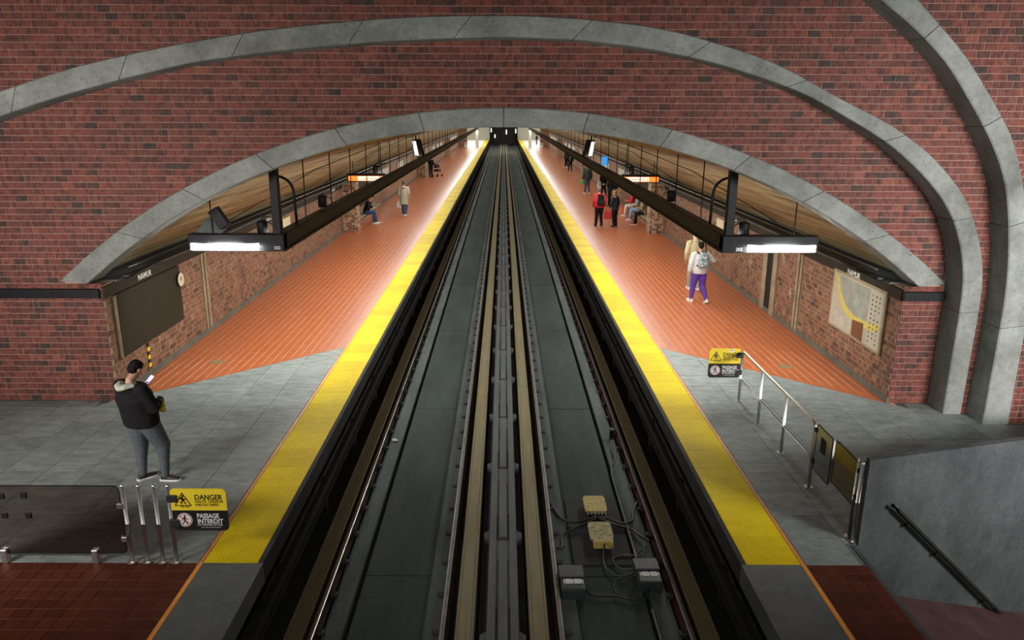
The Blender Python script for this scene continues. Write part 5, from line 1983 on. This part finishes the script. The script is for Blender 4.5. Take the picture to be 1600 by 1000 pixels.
C_BLACK = cloth('black_cloth', (0.010, 0.010, 0.011))
C_DARK = cloth('charcoal_cloth', (0.022, 0.023, 0.027))
C_GREYP = cloth('slate_jersey', (0.085, 0.095, 0.11))
C_LINING = cloth('pale_hood_lining', (0.42, 0.44, 0.37))
C_JEANS = cloth('blue_denim', (0.03, 0.07, 0.17))
C_LJEANS = cloth('light_denim', (0.22, 0.36, 0.55))
C_PURPLE = cloth('purple_jersey', (0.10, 0.045, 0.30))
C_LGREY = cloth('pale_grey_jersey', (0.48, 0.48, 0.47))
C_CREAM = cloth('cream_cloth', (0.48, 0.40, 0.24))
C_PUFF = cloth('beige_quilt', (0.40, 0.35, 0.27), 0.5)
C_RED = cloth('red_jersey', (0.52, 0.04, 0.05))
C_WHITE = cloth('white_cloth', (0.62, 0.60, 0.55))
C_KHAKI = cloth('khaki_cloth', (0.27, 0.20, 0.10))
C_GREEN = cloth('green_hood', (0.05, 0.16, 0.09))
C_DGREY = cloth('dark_green_grey_cloth', (0.045, 0.055, 0.05))
C_STONE = cloth('stone_cloth', (0.30, 0.28, 0.23))
H_BLACK = plain('black_hair', (0.008, 0.007, 0.006), 0.8, 0, 0.4, 60, 0.6, spec=0.15)
H_BROWN = plain('brown_hair', (0.045, 0.028, 0.015), 0.55, 0, 0.3, 60)
H_FAIR = plain('fair_brown_hair', (0.16, 0.10, 0.045), 0.55, 0, 0.3, 60)
SH_WHITE = plain('white_shoe', (0.68, 0.66, 0.62), 0.5, 0, 0.05)
SH_BLACK = plain('black_shoe', (0.012, 0.012, 0.014), 0.55, 0, 0.1)

# 1. man with phone on the left
loc, rz = (-4.98, 9.68, 0), R(-25)
m1, j = person('man in black hoodie and grey joggers looking down at a phone', loc, rz, 1.77, lean=-0.10, headf=0.10, nod=0.6, bulk=1.40,
               legs={('k', -1): (-0.105, 0.02, 0.50), ('a', -1): (-0.075, -0.03, 0.09), ('k', 1): (0.185, 0.14, 0.50), ('a', 1): (0.235, 0.08, 0.09), ('f', -1): (0.35, 0.92, 0), ('f', 1): (0.88, 0.42, 0)},
               arms={('e', -1): (-0.28, 0.02, 1.15), ('w', -1): (-0.135, 0.18, 1.27), ('hd', -1): (0.45, 0.35, 0.75), ('pn', -1): (0.8, 0.1, -0.5), ('c', -1): 0.75,
                     ('e', 1): (0.30, -0.02, 1.12), ('w', 1): (0.125, 0.215, 1.13), ('hd', 1): (-0.6, 0.7, -0.1), ('pn', 1): (-0.3, 0, -1), ('c', 1): 0.9},
               top=(C_BLACK, 0.04), bottom=(C_GREYP, 0.016, 0.3), shoe=SH_BLACK, feet_sole=SH_WHITE, hair=H_BLACK, hood=(C_LINING, 'down'), vox=0.011, cuffs=C_DARK)
w_ = placed(loc, rz, (-0.055, 0.255, 1.40))
t = thing('phone', 'phone with bright screen held by the man in the black hoodie', 'phone', w_, rz, None, False)
bm = bevbox(-0.037, 0.037, -0.005, 0.005, -0.075, 0.075, 0.004, 2)
a = obj('case', bm, M_BLACK, t)
bm = BM()
box(bm, -0.033, 0.033, -0.0065, -0.005, -0.068, 0.068)
b = obj('screen', bm, emit('phone_glow', (0.62, 0.58, 0.95), 1.0), t)
for o in (a, b):
    o.rotation_euler = (R(-52), R(12), 0)
p = placed(loc, rz, (0.055, 0.30, 1.13))
t = thing('snack_bag', 'crumpled yellow snack bag hanging from the right hand of the man with the phone', 'bag', (p[0], p[1], p[2] - 0.2), rz, None, False)
bm = bevbox(-0.055, 0.055, -0.03, 0.03, 0, 0.20, 0.02, 3)
for v in bm.verts:
    v.co += Vector((random.uniform(-.008, .008), random.uniform(-.010, .010), random.uniform(-.006, .006)))
obj('pouch', bm, plain('foil_yellow', (0.60, 0.45, 0.03), 0.35, 0, 0.5, 25), t)
bm = BM()
box(bm, -0.05, 0.05, -0.006, 0.006, 0.195, 0.225)
obj('crimp', bm, M_BLACK, t)

# 2. seated person left
STOOL = {('k', -1): (-0.10, 0.40, 0.52), ('a', -1): (-0.11, 0.47, 0.09), ('k', 1): (0.10, 0.42, 0.52), ('a', 1): (0.10, 0.40, 0.09)}
LAP = {('e', -1): (-0.24, 0.16, 0.77), ('w', -1): (-0.08, 0.36, 0.80), ('pn', -1): (0.5, 0, -0.8), ('e', 1): (0.24, 0.16, 0.77), ('w', 1): (0.06, 0.36, 0.80), ('pn', 1): (-0.5, 0, -0.8)}
loc, rz = (-6.42, 35.3, 0), R(-92)
person('seated person in dark jacket and blue jeans bent over a phone, left niche', loc, rz, 1.72, pelvis=0.56, lean=0.20, headf=0.10, nod=0.6, legs=STOOL, arms=LAP, top=(C_BLACK, 0.024), bottom=(C_JEANS, 0.014, 0.6), shoe=SH_WHITE, hair=H_BLACK, vox=0.018)
p = placed(loc, rz, (-0.0, 0.46, 0.83))
t = thing('phone', 'dark phone in the hands of the seated person, left niche', 'phone', p, rz, None, False)
obj('case', bevbox(-0.036, 0.036, -0.07, 0.07, -0.005, 0.005, 0.004, 1), M_BLACK, t)
bm = BM()
box(bm, -0.032, 0.032, -0.064, 0.064, 0.005, 0.0062)
obj('screen', bm, M_GREYCABLE, t)

# 3. woman in beige coat walking away
WALK = {('k', -1): (-0.10, 0.09, 0.50), ('a', -1): (-0.09, 0.10, 0.09), ('k', 1): (0.10, 0.04, 0.50), ('a', 1): (0.09, -0.16, 0.11)}
loc, rz = (-4.98, 38.1, 0), R(-6)
m3, j = person('woman in long beige quilted coat walking away on the left platform', loc, rz, 1.72, legs=WALK, coat=0.34, top=(C_PUFF, 0.045), bottom=(C_JEANS, 0.016, 0.8), shoe=SH_WHITE, hair=H_BROWN, hood=(C_PUFF, 'down'), longhair=-1, vox=0.018)
w_ = placed(loc, rz, (-0.26, 0.03, 0.80))
handbag('carrier_bag', 'white carrier bag in the left hand of the beige coated woman', 'bag', w_, 0.26, 0.30, 0.12, C_WHITE, rz, 0.10)

# 4. dark person with stroller
loc, rz = (-5.85, 61.8, 0), R(-30)
person('person in dark clothes pushing a stroller, far left platform', loc, rz, 1.66, arms={('e', -1): (-0.25, 0.06, 1.14), ('w', -1): (-0.2, 0.30, 1.05), ('e', 1): (0.25, 0.06, 1.14), ('w', 1): (0.2, 0.30, 1.05)}, top=(C_BLACK, 0.035), bottom=(C_DARK, 0.02, 0.9), shoe=SH_BLACK, hair=H_BLACK, coat=0.15, vox=0.02)
c = placed(loc, rz, (0.10, 0.75, 0))
t = thing('stroller', 'dark folding stroller beside the person in dark clothes', 'stroller', c, rz, None, False)
bm = bevbox(-0.20, 0.20, -0.22, 0.25, 0.42, 0.60, 0.05, 3)
obj('seat', bm, C_DARK, t, True)
bm = BM()
ell(bm, (0, -0.05, 0.80), (0.22, 0.25, 0.22))
for v in bm.verts:
    if v.co.z < 0.72:
        v.co.z = 0.72
obj('canopy', bm, C_BLACK, t, True)
for s in (-1, 1):
    bm = BM()
    tube(bm, [(s * 0.22, 0.36, 0.10), (s * 0.22, -0.10, 0.62), (s * 0.22, -0.42, 1.05)], 0.014, 6)
    obj('side_tube', bm, M_STEEL, t)
    bm = BM()
    tube(bm, [(s * 0.22, -0.32, 0.10), (s * 0.22, 0.02, 0.50)], 0.014, 6)
    obj('rear_leg', bm, M_STEEL, t)
    for y in (0.36, -0.32):
        bm = BM()
        tube(bm, [(s * 0.20, y, 0.10), (s * 0.25, y, 0.10)], 0.10, 16)
        obj('wheel', bm, M_BLACK, t)
bm = BM()
tube(bm, [(-0.22, -0.42, 1.05), (0.22, -0.42, 1.05)], 0.016, 6)
obj('handle', bm, M_BLACK, t)

# 5. child-height walker in purple trousers with backpack
WALK2 = {('k', -1): (-0.12, 0.12, 0.50), ('a', -1): (-0.16, 0.13, 0.09), ('f', -1): (-0.25, 1, 0), ('k', 1): (0.12, 0.05, 0.49), ('a', 1): (0.17, -0.20, 0.12), ('f', 1): (0.0, 0.85, -0.35)}
loc, rz = (5.36, 20.2, 0), R(8)
m5, j = person('walker in pale grey sweatshirt and purple joggers with patterned backpack', loc, rz, 1.66, lean=0.03, bulk=1.12, legs=WALK2, arms={('e', 1): (0.37, -0.06, 1.22), ('w', 1): (0.27, 0.15, 1.16), ('e', -1): (-0.27, 0.0, 1.16), ('w', -1): (-0.31, 0.02, 0.90)},
                top=(C_LGREY, 0.035), bottom=(C_PURPLE, 0.02, 0.3), shoe=SH_WHITE, hair=H_BLACK, vox=0.014)
pat = plain('pattern_cloth', (0.20, 0.26, 0.28), 0.7, 0, 0.9, 26)


def straps5(t, w_, h_, d_):
    bm = BM()
    for k in range(5):
        x, z = random.uniform(-0.09, 0.09), random.uniform(0.06, h_ - 0.08)
        box(bm, x - 0.025, x + 0.025, -d_ / 2 - 0.05, -d_ / 2 - 0.044, z - 0.02, z + 0.02)
    obj('patches', bm, C_WHITE, t)


backpack('small patterned backpack worn over the pale grey sweatshirt', loc, rz, (0, -0.135, 1.25), pat, pat, 0.27, 0.42, 0.15, straps5)

# 6. cream hooded walker in front
loc6, rz6 = (5.60, 21.75, 0), R(5)
person('person in cream hooded jacket walking ahead of the purple joggers', loc6, rz6, 1.74, legs=WALK, top=(C_CREAM, 0.035), bottom=(C_STONE, 0.02, 0.8), shoe=SH_WHITE, hood=(C_CREAM, 'up'), hair=H_BROWN, vox=0.016)
t = handbag('shoulder_bag', 'black bag hanging at the right side of the cream hooded jacket', 'bag', placed(loc6, rz6, (0.20, -0.16, 1.42)), 0.24, 0.28, 0.10, C_BLACK, rz6, 0.34)

# 7. red hoodie with black backpack
STAND = {('k', -1): (-0.10, 0.0, 0.50), ('a', -1): (-0.13, 0.02, 0.09), ('k', 1): (0.11, 0.07, 0.50), ('a', 1): (0.12, -0.06, 0.10)}
loc, rz = (4.36, 34.5, 0), R(10)
person('person in red hoodie and black trousers walking away with a black backpack', loc, rz, 1.79, legs=STAND, bulk=1.06, top=(C_RED, 0.03), bottom=(C_BLACK, 0.018, 0.8), shoe=SH_BLACK, feet_sole=C_STONE, hair=plain('grey_cap', (0.10, 0.10, 0.10), 0.8), hood=(C_RED, 'down'), vox=0.018)
backpack('black backpack on the back of the red hoodie', loc, rz, (0, -0.135, 1.30), C_BLACK, C_DARK, 0.31, 0.50, 0.18)

# 8. dark jacket, red bag
loc, rz = (5.10, 34.6, 0), R(48)
person('fair haired person in dark jacket holding a red shopping bag', loc, rz, 1.62, arms={('e', -1): (-0.27, 0.04, 1.16), ('w', -1): (-0.26, 0.16, 0.95)}, top=(C_DARK, 0.035), bottom=(C_BLACK, 0.018, 0.8), shoe=SH_BLACK, hair=H_FAIR, longhair=0.10, coat=0.10, vox=0.018)
handbag('shopping_bag', 'red shopping bag carried by the fair haired person', 'bag', placed(loc, rz, (-0.27, 0.20, 0.82)), 0.34, 0.36, 0.12, C_RED, R(10), 0.10)

# 9. three people on the right bench
for (y, lab, top, bot, sho, ha, lh) in ((38.3, 'seated person in red top and white trousers, right bench', C_RED, C_WHITE, SH_WHITE, H_FAIR, 0.0),
                                        (36.7, 'seated person in light jeans and stone jacket, middle of the right bench', C_STONE, C_LJEANS, SH_WHITE, H_BROWN, 0.1),
                                        (35.3, 'seated person in khaki coat and black trousers, near end of right bench', C_KHAKI, C_BLACK, SH_BLACK, H_BROWN, 0.0)):
    person(lab, (6.60, y, 0), R(84), 1.70, pelvis=0.56, lean=0.12, headf=0.06, nod=0.35, legs=STOOL, arms=LAP, top=(top, 0.035), bottom=(bot, 0.016, 0.7), shoe=sho, feet_sole=SH_WHITE, hair=ha, longhair=lh, vox=0.018)
handbag('tote_bag', 'orange red bag on the floor before the person in white trousers', 'bag', (6.12, 38.75, 0.57), 0.14, 0.42, 0.30, plain('orange_red_bag', (0.60, 0.09, 0.03), 0.6), 0, 0.15)

# 10. green and red jacket
loc, rz = (5.38, 49.1, 0), R(14)
person('person in dark jacket with one red sleeve and green hood, back turned', loc, rz, 1.86, legs=STAND, top=(C_DGREY, 0.035), bottom=(C_GREYP, 0.014, 0.5), shoe=SH_WHITE, hood=(C_GREEN, 'up'), hair=H_BROWN, cuffs=C_RED, vox=0.02)
bm = BM()
r10 = bpy.data.objects[-1] if False else None
handbag('green_bag', 'small green bag in the left hand of the red sleeved jacket', 'bag', placed(loc, rz, (-0.30, 0.10, 0.92)), 0.24, 0.20, 0.14, plain('bright_green_bag', (0.05, 0.42, 0.08), 0.5), rz, 0.06)

# 11. dark trousers and pale bag beyond the beam
loc, rz = (6.35, 48.3, 0), R(25)
person('person in black with pale top, standing by the right wall beyond the beam', loc, rz, 1.74, legs=STAND, top=(C_BLACK, 0.03), bottom=(C_BLACK, 0.016, 0.7), shoe=SH_BLACK, hair=H_FAIR, vox=0.02)
handbag('carrier_bag', 'pale carrier bag beside the black clothed person at the right wall', 'bag', placed(loc, rz, (-0.30, 0.06, 0.98)), 0.24, 0.36, 0.12, C_WHITE, rz, 0.10)

# 12. dark figure with large black backpack facing left
loc, rz = (5.95, 42.6, 0), R(72)
person('person in dark jacket facing the tracks with a large black backpack', loc, rz, 1.76, legs=STAND, arms={('e', -1): (-0.26, 0.10, 1.16), ('w', -1): (-0.12, 0.32, 1.18), ('e', 1): (0.26, 0.10, 1.16), ('w', 1): (0.10, 0.32, 1.18)}, top=(C_DARK, 0.035), bottom=(C_BLACK, 0.018, 0.8), shoe=SH_BLACK, hair=H_BLACK, vox=0.02)
backpack('large black backpack of the person facing the tracks', loc, rz, (0, -0.14, 1.28), C_BLACK, C_BLACK, 0.34, 0.56, 0.26)

# 13, 14. far pair; 15. farthest figure
loc, rz = (5.95, 68.6, 0), R(10)
person('dark clothed person with grey backpack, nearer of the far pair', loc, rz, 1.78, legs=STAND, top=(C_BLACK, 0.035), bottom=(C_DARK, 0.018, 0.8), shoe=SH_BLACK, hair=H_BLACK, vox=0.022)
backpack('grey backpack on the nearer of the far pair', loc, rz, (0, -0.14, 1.28), cloth('grey_pack', (0.16, 0.15, 0.14)), C_DARK, 0.31, 0.5, 0.2)
person('dark clothed person in pale shoes, farther of the far pair', (6.0, 73.5, 0), R(35), 1.76, legs=STAND, top=(C_DGREY, 0.035), bottom=(C_BLACK, 0.018, 0.8), shoe=SH_WHITE, hair=H_BLACK, vox=0.022)
person('tiny dark figure at the far end of the right platform', (5.45, 128, 0), R(60), 1.7, top=(C_BLACK, 0.03), bottom=(C_PURPLE, 0.018, 0.8), shoe=SH_BLACK, hair=H_BLACK, vox=0.026)

# small litter on the floor and track
for i, (x, y, z, lb) in enumerate(((4.62, 35.9, 0.004, 'scrap of white paper on the orange floor near the red hoodie'), (-0.62 - 1.46, 13.45, -1.115, 'white crumpled paper by the left outer rail'))):
    bm = BM()
    ell(bm, (x, y, z + 0.02), (0.07, 0.05, 0.025), 8)
    for v in bm.verts:
        v.co += Vector((random.uniform(-.015, .015), random.uniform(-.015, .015), random.uniform(-.006, .006)))
        v.co.z = max(v.co.z, z)
    tag(obj('paper_scrap', bm, C_WHITE), lb, 'litter')

# ------------------------------------------------------------------ bake modifiers and lettering to plain meshes
dg = bpy.context.evaluated_depsgraph_get()
fonts = [o for o in COL.objects if o.type == 'FONT']
baked = [(o, bpy.data.meshes.new_from_object(o.evaluated_get(dg))) for o in FINAL + fonts]
for o, me in baked:
    if o.type == 'FONT':
        n = bpy.data.objects.new('lettering_tmp', me)
        COL.objects.link(n)
        n.parent = o.parent
        n.matrix_parent_inverse = o.matrix_parent_inverse.copy()
        n.location, n.rotation_euler, n.scale = o.location, o.rotation_euler, o.scale
        nm = o.name
        bpy.data.objects.remove(o)
        n.name = nm
    else:
        o.modifiers.clear()
        o.data = me
        for p in me.polygons:
            p.use_smooth = True
